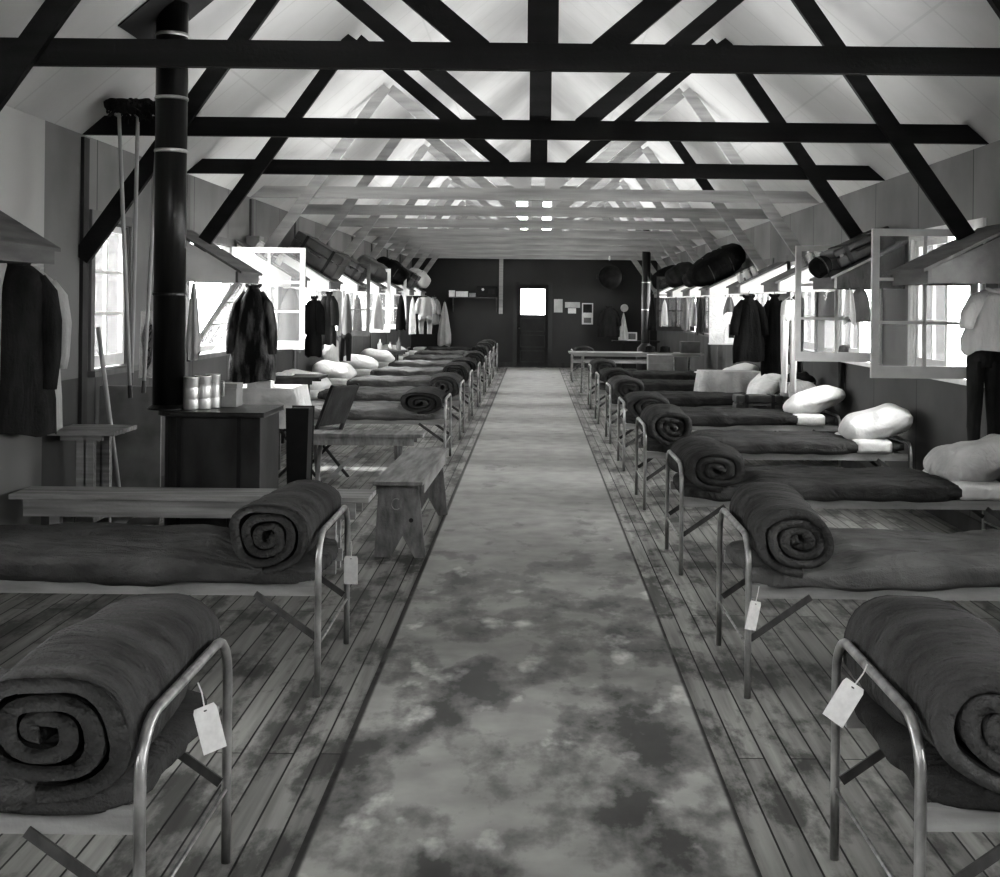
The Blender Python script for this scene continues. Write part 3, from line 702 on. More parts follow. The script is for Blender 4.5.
for z in (.72, 1.62, 1.95, 2.35): MB().lathe([(PR + .001, -.012), (PR + .006, -.006), (PR + .006, .006), (PR + .001, .012)], 28, (0, 0, z)).build('joint_band', 'tin' if z > 1.6 else 'stovepipe', pp)
MB().lathe([(PR + .03, 0), (PR + .03, .01), (PR + .002, .03)], 28).build('collar', 'stovepipe', pp)
for c in KIDS.get('x', []): pass
for c in [c for c in bpy.data.objects if c.parent == pp and c.name.startswith('pipe')]:
    c.data.polygons.foreach_set('use_smooth', [len(f.vertices) == 4 for f in c.data.polygons])
fl = MB(); e_ = Vector((math.cos(math.atan(SL)), 0, math.sin(math.atan(SL)))); n_ = Vector((e_.z, 0, -e_.x))
c_ = Vector((0, 0, ztop))
fl.add([c_ + e_*a + Vector((0, b, 0)) + n_*c for a in (-.30, .34) for b in (-.34, .34) for c in (.004, .012)], [(0, 1, 3, 2), (4, 6, 7, 5), (0, 4, 5, 1), (2, 3, 7, 6), (0, 2, 6, 4), (1, 5, 7, 3)])
fl.build('ceiling_flashing', 'black', pp)
tag(pp, 'tall black stovepipe rising from the stove through the roof', 'stovepipe')
# far pipe
q = at(645.5, 345, 26.5)
fp = empty('stovepipe', (q.x, q.y, 0))
MB().lathe([(.095, .76), (.095, roofz(q.x))], 18).build('pipe', 'stovepipe', fp)
for z in (1.5, 2.1): MB().lathe([(.1, -.01), (.1, .01)], 18, (0, 0, z)).build('joint_band', 'tin', fp)
tag(fp, 'far slim stovepipe standing near the back wall on the right', 'stovepipe')
hs = empty('heating_stove', (q.x, q.y, 0))
MB().lathe([(.16, .12), (.2, .2), (.21, .45), (.18, .66), (.10, .74), (.09, .758)], 20).build('body', 'stove_sheet', hs, smooth=True)
for a in (0, 1, 2, 3): MB().tube([(.14*math.cos(a*PI/2+.7), .14*math.sin(a*PI/2+.7), .15), (.18*math.cos(a*PI/2+.7), .18*math.sin(a*PI/2+.7), 0)], .015, 6).build('leg', 'iron', hs)
tag(hs, 'small round iron stove at the foot of the far pipe', 'stove')

# dark upright box right of the stove
q = at(300, 440, 9.0)
o = MB().prism([(-.055, 0), (.055, 0), (.075, .80), (-.075, .80)], -.12, .12).build('fuel_box', 'black', loc=(q.x, 9.0, 0), bevel=.01)
tag(o, 'narrow black upright coal box just right of the stove', 'box')

def can(x, y, z, r, h, m, lab, grp=None, nm='tin_can'):
    root = empty(nm, (x, y, z))
    MB().lathe([(r*.97, 0), (r, .006), (r, h*.3), (r*.985, h*.32), (r, h*.34), (r, h*.66), (r*.985, h*.68), (r, h*.7), (r, h - .006), (r*1.02, h), (r*.95, h), (r*.93, h - .02)], 20).build('body', m, root, smooth=True)
    MB().tube([(r*.8, 0, h*.8), (r*1.5, 0, h*.8), (r*1.5, 0, h*.35), (r*.98, 0, h*.35)], .004, 5).build('handle', m, root)
    tag(root, lab, 'can', grp); return root
for (x, r, h, dy, lb) in ((191, .050, .205, 0, 'tall plain tin can, leftmost on the stove top beside the pipe'), (203, .052, .21, .06, 'shiny tin can between two others on the stove top'), (213, .046, .215, .14, 'rightmost tin can of the three on the stove top')):
    q = at(x, 405, 7.52 + dy); can(q.x, 7.52 + dy, .916, r, h, 'tin', lb, 'tin cans on the stove top')
def carton(x, y, z, w, d, h, m, lab, rz=0, nm='box', grp=None):
    root = empty(nm, (x, y, z), (0, 0, rz))
    MB().box(-w/2, w/2, -d/2, d/2, 0, h*.8).build('body', m, root, bevel=.003)
    MB().box(-w/2 - .004, w/2 + .004, -d/2 - .004, d/2 + .004, h*.8, h).build('lid', m, root, bevel=.003)
    tag(root, lab, 'box', grp); return root
carton(at(228, 400, 7.8).x, 7.8, .916, .15, .16, .15, 'card', 'small grey carton behind the tin cans on the stove top')
carton(at(262, 380, 11.1).x, 11.05, .803, .22, .16, .07, 'linen', 'flat white box on the white tablecloth beyond the stove')
o = MB().lathe([(.035, 0), (.045, .05), (.03, .09), (.012, .15), (.012, .17)], 14).build('bottle', 'linen', loc=(at(236, 380, 11.2).x, 11.3, .803), smooth=True)
tag(o, 'small white bottle on the cloth beside the flat white box', 'bottle')
# book / papers on dark table
o = MB().box(-.09, .09, -.07, .07, 0, .03).build('book', 'paper', loc=(-2.75, 13.3, .781)); tag(o, 'white book lying on the dark table by the left wall', 'book')

# metal sheet, picture panel, stick, mops
o = MB().box(0, .44, 0, .02, 0, .985).build('heat_shield', 'galv', loc=(at(99, 430, 8.55).x + .0, 8.55, 0), bevel=.003)
tag(o, 'upright dull metal heat shield between window and stove', 'heat shield')
q0 = at(139, 378, 8.60); q1 = at(155.5, 311, 8.60)
pc = empty('picture_panel', (q0.x, 8.60, q0.z), (math.radians(-4), 0, 0)); pw, ph = q1.x - q0.x, q1.z - q0.z
MB().box(0, pw, -.006, .006, 0, ph).build('board', 'linen_grey', pc)
b = MB()
b.prism([(pw*.5 + pw*.36*math.cos(a)*(1 + .12*math.sin(5*a)), ph*.5 + ph*.38*math.sin(a)*(1 + .08*math.cos(3*a))) for a in [k*2*PI/40 for k in range(40)]], -.009, -.0062)
b.build('drawing', 'cloth_mid', pc)
b = MB()
for k in range(6):
    zz = ph*(.25 + .1*k); b.tube([(pw*(.5 + .22*math.sin(t*3 + k)), -.0105, zz + ph*.05*math.sin(t*5 + k*2)) for t in [j*.22 for j in range(9)]], .004, 5)
b.build('drawing_lines', 'black', pc)
tag(pc, 'pale picture panel with dark swirling drawing beside the stovepipe', 'picture')
o = MB().tube([at(98, 327, 8.2), Vector((at(124, 530, 8.3).x, 8.3, .018))], [.016, .018], 8).build('stick', 'handle', smooth=True)
tag(o, 'short pale stick leaning below the nearest left window', 'stick')
for i, (xt, xb, yb, xh, lb) in enumerate(((119, 130.5, 398, 116, 'leftmost long-handled mop hanging head-up beside the stovepipe'), (138, 131.5, 385, 134, 'middle long-handled mop hanging head-up beside the stovepipe'), (158.5, 143.5, 393, 150, 'mop nearest the stovepipe, hanging head-up'))):
    Y = 8.02 + i*.07; a = at(xt, 116, Y); b = at(xb, yb, Y)
    root = empty('mop', a); v = b - a
    MB().tube([(0, 0, .02), v*.3, v*.7, v], [.013, .0145, .0145, .013], 8).build('handle', 'handle', root, smooth=True)
    MB().tube([v*.955, v*1.0], [.0165, .0165], 8).build('handle_tip', 'iron', root)
    MB().tube([(-.07, 0, .03), (-.02, 0, .01), (.01, 0, -.01)], .012, 6).build('head_clamp', 'handle', root)
    hb = MB(); rnd = random.Random(i)
    hb.soft(.13 if i == 0 else .09, .05, .05, 2.2, 12, 8, 6, .03, 14, c=(.03, 0, .07), seed=i)
    for k in range(40):
        aa = rnd.uniform(0, 2*PI); ln = rnd.uniform(.10, .2)
        hb.tube([(.04, 0, .03), (.04 + math.cos(aa)*ln*.5, rnd.uniform(-.05, .05), .05 + .03*math.sin(aa)), (.04 + math.cos(aa)*ln*.8, rnd.uniform(-.07, .07), .02 + math.sin(aa)*ln*.35)], .007, 4)
    hb.build('mop_head', 'mop', root); tag(root, lb, 'mop', 'mops beside the stovepipe')

# ------------------------------------------------------------------ garments
def garment(nm, lab, cat, x, y, zt, zb, w, m, rz=0, sleeves=True, seed=0, dep=.10, flare=1.1, grp=None, cl=.8, split=False, hook=True):
    """garment hanging from a hook; width along local x"""
    L = zt - zb; n = 28; prof = [(.0, .17), (.02, .30), (.045, .50), (.08, .72), (.14, .90), (.2, .98), (.35, .95), (.55, .93), (.8, .98*flare), (1.0, flare)]
    if hook: prof = [(.0, .13), (.03, .22), (.08, .38), (.16, .56), (.28, .72), (.42, .84), (.6, .94), (.8, 1.0*flare), (1.0, .98*flare)]
    vs = []; fs = []
    for i, (t, q) in enumerate(prof):
        for k in range(n):
            a = 2*PI*k/n; fold = 1 + (.10 + .14*t)*math.sin(a*5 + seed*1.7 + t*2)*(.2 + t)
            xx = w/2*q*math.copysign(abs(math.cos(a))**.8, math.cos(a))*(1 + .05*math.sin(a*3 + seed)*t)
            yy = dep*(.35 + .65*min(1, t*6))*math.sin(a)*fold
            zz = -t*L + (noise.noise(Vector((a, seed, 1)))*.05 if i == len(prof)-1 else 0)
            if split and t > .5: yy *= .8; xx *= 1 + .02
            vs.append((xx, yy, zz))
    for i in range(len(prof)-1):
        for k in range(n): fs.append((i*n+k, (i+1)*n+k, (i+1)*n+(k+1) % n, i*n+(k+1) % n))
    fs.append(tuple(range(n))); mb = MB(); mb.add(vs, fs)
    o = mb.build(nm, m, smooth=True); o.location = (x, y, zt); o.rotation_euler = (0, 0, rz)
    if sleeves:
        for s in (-1, 1):
            if hook: pts = [(s*w*.17, 0, -.09*L), (s*w*.34, -.02, -.22*L), (s*w*.46, -.04, -.42*L), (s*w*.50, -.05, -.60*L), (s*w*.50, -.05, -.80*L*cl)]
            else: pts = [(s*w*.33, 0, -.10*L), (s*w*.45, .0, -.19*L), (s*w*(.53 + .02*math.sin(seed)), -.02, -.35*L), (s*w*(.54 + .03*math.sin(seed+s)), -.03, -.55*L), (s*w*.52, -.03, -.78*L*cl)]
            MB().tube(pts, [.035, .058, .055, .048, .043], 10).build('sleeve', m, o, smooth=True)
        MB().tube([(math.cos(a)*.075*min(1, w/.42), math.sin(a)*.05, -.018 + .012*math.cos(a*2)) for a in [k*2*PI/10 for k in range(11)]], .014, 6).build('collar', m, o, smooth=True)
    MB().tube([(0, 0, -.01), (0, 0, .03), (.012, 0, .045)], .003, 5).build('hanging_loop', m, o)
    if grp: o['group'] = grp
    tag(o, lab, cat); return o
def gp(nm, lab, cat, px0, px1, py0, py1, Y, m, **k):
    a = at(px0, py0, Y); b = at(px1, py1, Y)
    sl = k.get('sleeves', True); w = (b.x - a.x)/(1.2 if sl else 1.1)
    return garment(nm, lab, cat, (a.x+b.x)/2, Y, a.z, b.z, w, m, **k)
def legs(nm, lab, cat, px0, px1, py0, py1, Y, m, seed=0, dep=.07, top=.0):
    """trousers or drawers hanging from the waist; top = share of the length that is a shirt body above the legs"""
    a = at(px0, py0, Y); b = at(px1, py1, Y); L = a.z - b.z; w = b.x - a.x; mb = MB(); n = 18; up = .16 + top
    def ring_tube(rings):
        vs = []; fs = []
        for cx, rx, ry, z in rings:
            for k in range(n):
                an = 2*PI*k/n; vs.append((cx + rx*math.cos(an), ry*math.sin(an)*(1 + .25*math.sin(an*4 + seed + z*3)), -z*L))
        for i in range(len(rings)-1):
            for k in range(n): fs.append((i*n+k, (i+1)*n+k, (i+1)*n+(k+1) % n, i*n+(k+1) % n))
        fs.append(tuple(range(n))); fs.append(tuple((len(rings)-1)*n + n-1-k for k in range(n))); mb.add(vs, fs)
    h = w/2
    ring_tube([(0, h*.55, dep*.4, 0), (0, h*.85, dep*.8, .03), (0, h*.92, dep, up*.6), (0, h*.96, dep, up), (0, h*.9, dep*.9, up + .06)])
    for s_ in (-1, 1):
        ring_tube([(s_*h*.46, h*.46, dep*.95, up), (s_*h*.48, h*.44, dep*.9, up + .15), (s_*h*.50, h*.38, dep*.75, .62), (s_*h*(.50 + .06*math.sin(seed)), h*.34, dep*.7, .82), (s_*h*.52, h*.30, dep*.62, .98), (s_*h*.52, h*.32, dep*.6, 1.0)])
    o = mb.build(nm, m, smooth=True); o.location = ((a.x+b.x)/2, Y, a.z)
    MB().tube([(-h*.5, 0, .0), (0, 0, .03), (h*.5, 0, .0)], .004, 5).build('hanging_loop', m, o)
    if top:
        for s_ in (-1, 1): MB().tube([(s_*h*.7, 0, -.04*L), (s_*h*1.05, -.02, -.2*L), (s_*h*1.12, -.03, -.45*L)], [.05, .045, .035], 8).build('sleeve', m, o, smooth=True)
    tag(o, lab, cat); return o
def drape(nm, lab, cat, px0, px1, py0, py1, Y, m, top=.25, seed=0, dep=.04):
    """towel or sack hanging from one point"""
    a = at(px0, py0, Y); b = at(px1, py1, Y); L = a.z - b.z; w = abs(b.x - a.x); n = 24; vs = []; fs = []; N = 8
    for i in range(N+1):
        t = i/N; q = top + (1-top)*min(1, t*1.3)**.8
        for k in range(n):
            an = 2*PI*k/n
            vs.append((w/2*q*math.cos(an)*(1 + .07*math.sin(an*4 + seed)), dep*(.5 + .5*t)*math.sin(an)*(1 + .5*math.sin(an*6 + seed)), -t*L + (.04*math.sin(an*2 + seed) if i == N else 0)))
    for i in range(N):
        for k in range(n): fs.append((i*n+k, (i+1)*n+k, (i+1)*n+(k+1) % n, i*n+(k+1) % n))
    fs.append(tuple(range(n))); mb = MB(); mb.add(vs, fs); o = mb.build(nm, m, smooth=True)
    o.location = ((a.x+b.x)/2, Y, a.z)
    MB().tube([(0, 0, -.01), (0, .0, .03)], .004, 5).build('hanging_loop', m, o)
    tag(o, lab, cat); return o
G = 'clothes hanging along the walls'
# left, near the camera
garment('shirt', 'pale long shirt hanging behind the dark jacket at the left wall', 'shirt', at(26, 258, 7.35).x, 7.42, 1.80, .80, .38, 'cloth_light', seed=2, dep=.09, sleeves=True, flare=1.05, hook=False)
garment('jacket', 'large dark jacket hanging under the short shelf at the left edge', 'jacket', at(14, 262, 7.1).x, 7.15, 1.83, .80, .40, 'cloth_dark', seed=1, dep=.12, flare=1.15, cl=.95, hook=False)
gp('fur_coat', 'long patchy dark fur coat hanging under the nearest left sloping shelf', 'coat', 229, 277, 284, 381, 10.92, 'fur', seed=3, dep=.13, flare=1.15, cl=.9)
drape('towel', 'pale towel hanging just right of the stovepipe', 'towel', 187, 200, 283, 356, 10.45, 'cloth_light', seed=2)
gp('shirt', 'grey shirt hanging behind the open sash left of the black coat', 'shirt', 277, 304, 288, 350, 12.75, 'cloth_mid', seed=5, sleeves=False, dep=.07)
gp('coat', 'black coat hanging beside the first open sash on the left', 'coat', 305, 323, 296, 356, 12.9, 'cloth_black', seed=4, dep=.08)
gp('coat', 'charcoal coat under the third sloping shelf on the left', 'coat', 321, 337, 292, 345, 14.9, 'cloth_dark', seed=6, dep=.07)
legs('overalls', 'long pale garment hanging left of the dark-framed open sash', 'clothes', 330, 342, 290, 336, 15.2, 'cloth_light', seed=7, dep=.05)
gp('shirt', 'grey shirt hanging inside the dark-framed open sash on the left', 'shirt', 341, 352, 293, 333, 16.6, 'cloth_mid', seed=8, sleeves=False, dep=.05)
gp('coat', 'dark slim coat behind the panes of the dark-framed left sash', 'coat', 353, 362, 294, 333, 17.3, 'cloth_dark', seed=9, sleeves=False, dep=.05)
legs('trousers', 'dark trousers hanging below the dark-framed left sash', 'trousers', 338, 352, 333, 361, 16.6, 'cloth_dark', seed=19, dep=.06)
_q = at(332, 353, 16.9)
o = MB().soft(.13, .10, .20, 2.5, 12, 10, 14, .03, 7, seed=11).build('laundry_sack', 'cloth_light', smooth=True, loc=_q)
MB().tube([(0, 0, .19), (.0, -.01, .30), (-.1, 0, .42)], .008, 6).build('drawstring', 'handle', o); tag(o, 'plump pale laundry sack hanging above the left pillows', 'sack')
gp('shirt', 'white shirt hanging beyond the second left open sash', 'shirt', 372, 384, 296, 329, 18.5, 'cloth_light', seed=10, sleeves=False, dep=.05)
gp('coat', 'dark coat hanging inside the farthest left open sash', 'coat', 396, 406, 295, 330, 21.2, 'cloth_black', seed=12, sleeves=False, dep=.05)
gp('undershirt', 'narrow white undershirt hanging left of the pale union suit', 'shirt', 409, 416, 297, 334, 24.5, 'linen', seed=13, sleeves=False, dep=.05)
legs('union_suit', 'pale union suit hanging near the far end of the left wall', 'clothes', 418, 433, 297, 334, 26.0, 'cloth_light', seed=14, dep=.06, top=.35)
gp('jacket', 'grey jacket behind the pale union suit at the far left', 'jacket', 428, 440, 297, 324, 27.2, 'cloth_mid', seed=15, dep=.05)
drape('towel', 'grey towel hanging on the far wall left of the shelf', 'towel', 438, 451, 302, 345, 30.25, 'cloth_light', top=.12, seed=3)
# right
gp('coat', 'large black coat, left one of the pair under the third right shelf', 'coat', 731, 766, 295, 362, 12.45, 'cloth_black', seed=21, dep=.12, cl=.75)
gp('coat', 'large black coat, right one of the pair under the third right shelf', 'coat', 760, 788, 294, 374, 12.6, 'cloth_black', seed=22, dep=.12)
legs('long_underwear', 'long pale underwear hanging right of the black coats', 'clothes', 780, 798, 300, 393, 12.15, 'cloth_light', seed=23, dep=.06)
legs('trousers', 'dark trousers hanging between pale underwear and the open white sash', 'trousers', 790, 804, 296, 372, 12.35, 'cloth_dark', seed=24, dep=.08)
drape('cap', 'grey cap hanging against the bright window beyond the coats', 'cap', 723, 736, 297, 314, 14.9, 'cloth_mid', top=.3, seed=5)
drape('towel', 'pale cloth hanging left of the white shirt behind the second right sash', 'towel', 843, 856, 290, 322, 10.25, 'cloth_light', top=.4, seed=6)
gp('shirt', 'grey shirt hanging under the second right sloping shelf', 'shirt', 848, 872, 287, 322, 10.35, 'cloth_mid', seed=25, sleeves=False, dep=.07)
o = gp('shirt', 'pale shirt hanging under the nearest right sloping shelf', 'shirt', 957, 1040, 288, 352, 7.75, 'cloth_light', seed=26, dep=.09)
legs('trousers', 'dark trousers hanging below the pale shirt at the right edge', 'trousers', 966, 1002, 345, 445, 7.95, 'cloth_dark', seed=27, dep=.07)
legs('trousers', 'dark trousers hanging beneath the second right open sash', 'trousers', 838, 852, 345, 402, 12.0, 'cloth_dark', seed=28, dep=.05)
gp('sweater', 'grey sweater with long sleeves hanging on the far wall right of the calendar', 'sweater', 597, 621, 306, 337, 30.2, 'cloth_dark', seed=29, dep=.07)
drape('towel', 'white towel hanging on the far wall beside the grey sweater', 'towel', 619, 628, 313, 342, 30.2, 'linen', top=.08, seed=8)
gp('shirt', 'dark shirt hanging at the far right beyond the stovepipe', 'shirt', 648, 656, 297, 330, 25, 'cloth_black', seed=30, sleeves=False, dep=.05)
gp('shirt', 'pale shirt hanging beyond the coats near the far right windows', 'shirt', 661, 668, 300, 326, 22.3, 'cloth_light', seed=33, sleeves=False, dep=.05)
for i, (a, b, c, mm, lb) in enumerate(((682, 690, 330, 'cloth_mid', 'first grey garment hanging in the far right row'), (690, 697, 326, 'cloth_light', 'pale narrow garment in the far right row'), (697, 704, 334, 'cloth_dark', 'dark garment ending the far right row'))):
    gp('shirt', lb, 'shirt', a, b, 298, c, 18.7 - i*.6, mm, seed=31 + i, sleeves=False, dep=.05)

# ------------------------------------------------------------------ luggage on the sloping shelves
def slope_pt(s, t, h, y):
    """t 0..1 up the slope from the front board, h above the board"""
    x = XF + t*(XW - XF - .03); z = HZ + .10 + t*RISE[s]
    n = Vector((-math.sin(ANG[s]), 0, math.cos(ANG[s])))
    return Vector((s*(x + n.x*h), y, z + n.z*h))
def suitcase(lab, loc, rot, l, w, h, m='leather', nm='suitcase', straps=True, grp=None):
    root = empty(nm, loc, rot)
    MB().box(-l/2, l/2, -w/2, w/2, -h/2, h*.12).build('case', m, root, bevel=.018)
    MB().box(-l/2 - .003, l/2 + .003, -w/2 - .003, w/2 + .003, h*.13, h/2).build('lid', m, root, bevel=.018)
    if straps:
        for x in (-l*.28, l*.28):
            b = MB(); e = .006
            b.box(x - .018, x + .018, -w/2 - e, w/2 + e, h/2, h/2 + e); b.box(x - .018, x + .018, -w/2 - e*1.6, -w/2 - .002, -h/2, h/2 + e); b.box(x - .018, x + .018, w/2 + .002, w/2 + e*1.6, -h/2, h/2 + e)
            b.build('strap', 'black', root)
    MB().tube([(-.07, -w/2, .0), (-.065, -w/2 - .035, 0), (.065, -w/2 - .035, 0), (.07, -w/2, .0)], .008, 6).build('handle', 'black', root)
    for x in (-l*.4, l*.4): MB().box(x - .02, x + .02, -w/2 - .008, -w/2 + .001, h*.05, h*.2).build('latch', 'iron', root)
    tag(root, lab, 'suitcase', grp); return root
def bag(lab, loc, rot, sx, sy, sz, m='cloth_black', nm='duffel_bag', e=2.6, seed=0, seams=2, cat='bag'):
    root = empty(nm, loc, rot)
    MB().soft(sx, sy, sz, e, 20, 16, 10, .03, 5, seed=seed).build('sack', m, root, smooth=True)
    for k in range(seams):
        x = (k - (seams-1)/2)*sx*.7
        q = (1 - (abs(x)/sx)**e)**(1/e)
        MB().tube([(x, sy*q*1.03*math.cos(a), sz*q*1.03*math.sin(a)) for a in [i*2*PI/24 for i in range(25)]], .007, 5).build('strap', 'leather', root)
    tag(root, lab, cat); return root
def RT(s, rz=0): return (0, -s*ANG[s], rz)
# left
suitcase('large scuffed suitcase lying on the third left sloping shelf', slope_pt(-1, .50, .17, 15.1), RT(-1), .66, .60, .30, 'leather_mid')
suitcase('smaller dark suitcase on the fourth left sloping shelf', slope_pt(-1, .42, .13, 17.4), RT(-1), .52, .56, .22, 'leather')
bag('brown slouching bag on the fifth left sloping shelf', slope_pt(-1, .42, .17, 19.8), RT(-1), .30, .28, .15, 'leather_mid', 'travel_bag', seed=3)
bag('black duffel bag with pale tag on the sixth left sloping shelf', slope_pt(-1, .42, .21, 22.2), RT(-1), .34, .34, .19, 'cloth_black', seed=5)
suitcase('dark trunk-like suitcase on the seventh left sloping shelf', slope_pt(-1, .45, .17, 24.6), RT(-1), .60, .62, .30, 'leather')
bag('pale bundle on the farthest left sloping shelf', slope_pt(-1, .35, .2, 27.0), RT(-1), .28, .28, .18, 'cloth_light', 'bundle', seed=7, seams=1)
for i, (px, py) in enumerate(((242, 257), (248.5, 260), (254, 264))):
    t = .70 - i*.17
    q = slope_pt(-1, t, .002, 12.55 + i*.04); root = empty('jar', q, RT(-1))
    MB().lathe([(.034, 0), (.037, .01), (.037, .09), (.028, .105), (.028, .11)], 14).build('body', 'linen', root, smooth=True)
    MB().lathe([(.031, .11), (.031, .13)], 14).build('lid', 'tin', root)
    tag(root, 'white jar, %s of three on the second left sloping shelf' % ['highest', 'middle', 'lowest'][i], 'jar', 'jars on the second left sloping shelf')
carton(*slope_pt(-1, .86, .0, 12.9), .14, .2, .13, 'card', 'grey box wedged behind the jars on the second left sloping shelf', nm='box')
# right
suitcase('dark suitcase on the second right sloping shelf near the open sashes', slope_pt(1, .56, .10, 10.38), RT(1), .52, .5, .17, 'leather')
bag('black crumpled bag at the front edge of the second right sloping shelf', slope_pt(1, -.02, .10, 10.2), RT(1), .09, .16, .09, 'cloth_black', 'bag', seed=9, seams=1)
bag('large black two-lobed duffel bag on the fifth right sloping shelf', slope_pt(1, .45, .23, 17.55), (0, -ANG[1] - .06, 0), .45, .36, .21, 'cloth_black', seed=11, seams=2)
bag('small dark pouch below the large black duffel bag on the right', slope_pt(1, .25, .12, 19.8), RT(1), .15, .2, .11, 'cloth_dark', 'pouch', seed=12, seams=1)
bag('dark round pack on the seventh right sloping shelf', slope_pt(1, .5, .2, 22.2), RT(1), .30, .3, .19, 'cloth_dark', 'pack', seed=13, seams=1)
bag('black pack on the farthest right sloping shelf', slope_pt(1, .5, .2, 24.6), RT(1), .32, .3, .19, 'cloth_black', 'pack', seed=14, seams=1)
for hy, hn, t0 in ((12.5, 'third', .82), (14.85, 'fourth', .42)):
    for i in range(3):
        q = slope_pt(1, t0 - i*.14, .002, hy + i*.03); root = empty('jar', q, RT(1))
        MB().lathe([(.034, 0), (.037, .01), (.037, .10), (.03, .11)], 14).build('body', 'linen', root, smooth=True)
        MB().lathe([(.032, .11), (.032, .13)], 14).build('lid', 'tin', root)
        tag(root, 'white jar, %s of three on the %s right sloping shelf' % (['highest', 'middle', 'lowest'][i], hn), 'jar', 'jars on the %s right sloping shelf' % hn)
# black suitcase on bench between the right cots, with a second flat case beneath
suitcase('black suitcase with straps on the low bench right of the aisle', (2.42, 12.93, .421 + .115), (0, 0, 0), .50, .26, .22, 'leather')
q0, q1 = at(709, 343, 16.4), at(747, 298, 16.4)
wb = empty('notice_board', (q0.x, 16.4, q0.z)); bw_, bh_ = q1.x - q0.x, q1.z - q0.z
MB().box(0, bw_, -.01, .01, 0, bh_).build('board', 'linen', wb)
MB().box(-.012, bw_ + .012, -.016, .012, -.02, .0).box(-.012, bw_ + .012, -.016, .012, bh_, bh_ + .02).build('frame', 'sash_paint', wb)
MB().box(bw_*.52, bw_*.66, -.014, -.0105, bh_*.12, bh_*.42).build('pinned_card', 'cloth_dark', wb)
MB().box(bw_*.22, bw_*.36, -.03, .01, -q0.z, -.02).build('post', 'mid_wood', wb)
tag(wb, 'white notice board on a post with small dark card, left of the black coats', 'notice board')
# laundry basket
bk = empty('laundry_basket', (2.86, 13.02, .521))
MB().lathe([(.13, 0), (.17, .12), (.19, .25), (.195, .27), (.18, .27), (.16, .24)], 22).build('basket', 'card', bk, smooth=True)
MB().soft(.17, .17, .08, 2.2, 12, 12, 8, .05, 9, c=(0, 0, .28), seed=4).build('clothes_heap', 'cloth_dark', bk, smooth=True)
tag(bk, 'woven laundry basket heaped with dark clothes by the right wall', 'basket')
bag('white cloth bag slumped beside the laundry basket', (2.82, 12.55, .70), (0, 0, 0), .15, .13, .13, 'linen_grey', 'cloth_bag', e=3, seed=16, seams=0)
stl = x_bench(2.84, 12.52, -.17, .17, -.14, .14, .57, .04, 'mid_wood', 'low stool under the white cloth bag between right cots', 'stool', legs='post')

# things on the right trestle table and far tables
for i, x in enumerate((2.08, 2.34)):
    root = empty('hat', (x, 21.35, .762)); MB().lathe([(.15, 0), (.15, .006), (.09, .012), (.085, .09), (.05, .115), (.01, .12)], 18).build('crown_and_brim', 'cloth_black', root, smooth=True)
    MB().lathe([(.091, .012), (.089, .035)], 18).build('hat_band', 'cloth_dark', root)
    tag(root, 'round black hat on the far trestle table, %s of two' % ('left' if i == 0 else 'right'), 'hat', 'hats on the trestle table')
carton(2.2, 20.9, .0, .42, .3, .74, 'card', 'pale cardboard box standing on the floor before the trestle table')
carton(2.78, 21.35, .762, .34, .25, .2, 'mid_wood', 'dark box at the wall end of the trestle table')
q = at(632, 339, 28.2)
pf = empty('framed_picture', (q.x, 28.2, .762), (math.radians(-8), 0, 0)); MB().box(-.12, .12, -.008, .008, 0, .2).build('frame', 'paper', pf); MB().box(-.085, .085, -.012, -.0085, .03, .17).build('photo', 'cloth_mid', pf)
tag(pf, 'small framed photograph standing on the far right table', 'picture')
for i, (x, h, m) in enumerate(((-2.85, .2, 'linen'), (-2.66, .15, 'tin'), (-2.5, .24, 'cloth_mid'))):
    o = MB().lathe([(.04, 0), (.045, .02), (.045, h*.55), (.018, h*.72), (.018, h)], 14).build('bottle', m, loc=(x, 22.25, .721), smooth=True)
    tag(o, ['white squat bottle nearest the wall on the small far left table', 'short shiny bottle in the middle of the small far left table', 'tall grey bottle at the aisle end of the small far left table'][i], 'bottle')

# far wall fittings
sz_ = at(475, 297, YB - .15)
a, b = at(449, 297, YB - .15).x, at(499, 297, YB - .15).x
sh = empty('wall_shelf', ((a+b)/2, YB - .15, sz_.z)); w = (b-a)/2
MB().box(-w, w, -.13, .148, -.025, 0).build('board', 'mid_wood', sh)
for x in (-w + .1, w - .06): MB().prism([(.146, -.38), (.146, -.026), (-.10, -.026), (-.08, -.06), (.10, -.30)], x - .015, x + .015, 'x').build('bracket', 'mid_wood', sh)
tag(sh, 'wooden shelf on brackets on the far wall left of the door', 'shelf')
ss = sz_.z + .001; yy = YB - .15
carton(at(452, 290, yy).x, yy, ss, .14, .16, .16, 'linen', 'small white box at the left end of the far shelf')
carton(at(462, 290, yy).x, yy, ss, .30, .16, .14, 'paper', 'long pale box on the far shelf beside the radio')
carton(at(472.5, 290, yy).x, yy, ss, .16, .14, .10, 'card', 'little grey box on the far shelf left of the radio')
rd = empty('radio', (at(487, 290, yy).x, yy, ss)); MB().box(-.27, .27, -.11, .11, 0, .27).build('cabinet', 'black', rd, bevel=.03)
MB().lathe([(.035, 0), (.035, .006)], 16).build('dial', 'paper', rd, loc=(-.10, -.112, .19)).rotation_euler = (PI/2, 0, 0)
MB().box(.03, .2, -.116, -.1101, .07, .2).build('speaker_cloth', 'cloth_dark', rd)
tag(rd, 'dark radio with pale round dial at the right end of the far shelf', 'radio')
def sheet(px0, px1, py0, py1, nm, m, lab, cat='notice'):
    a, b = at(px0, py0, YB), at(px1, py1, YB)
    o = MB().box(a.x, b.x, YB - .008, YB - .003, b.z, a.z).build(nm, m); tag(o, lab, cat); return a, b, o
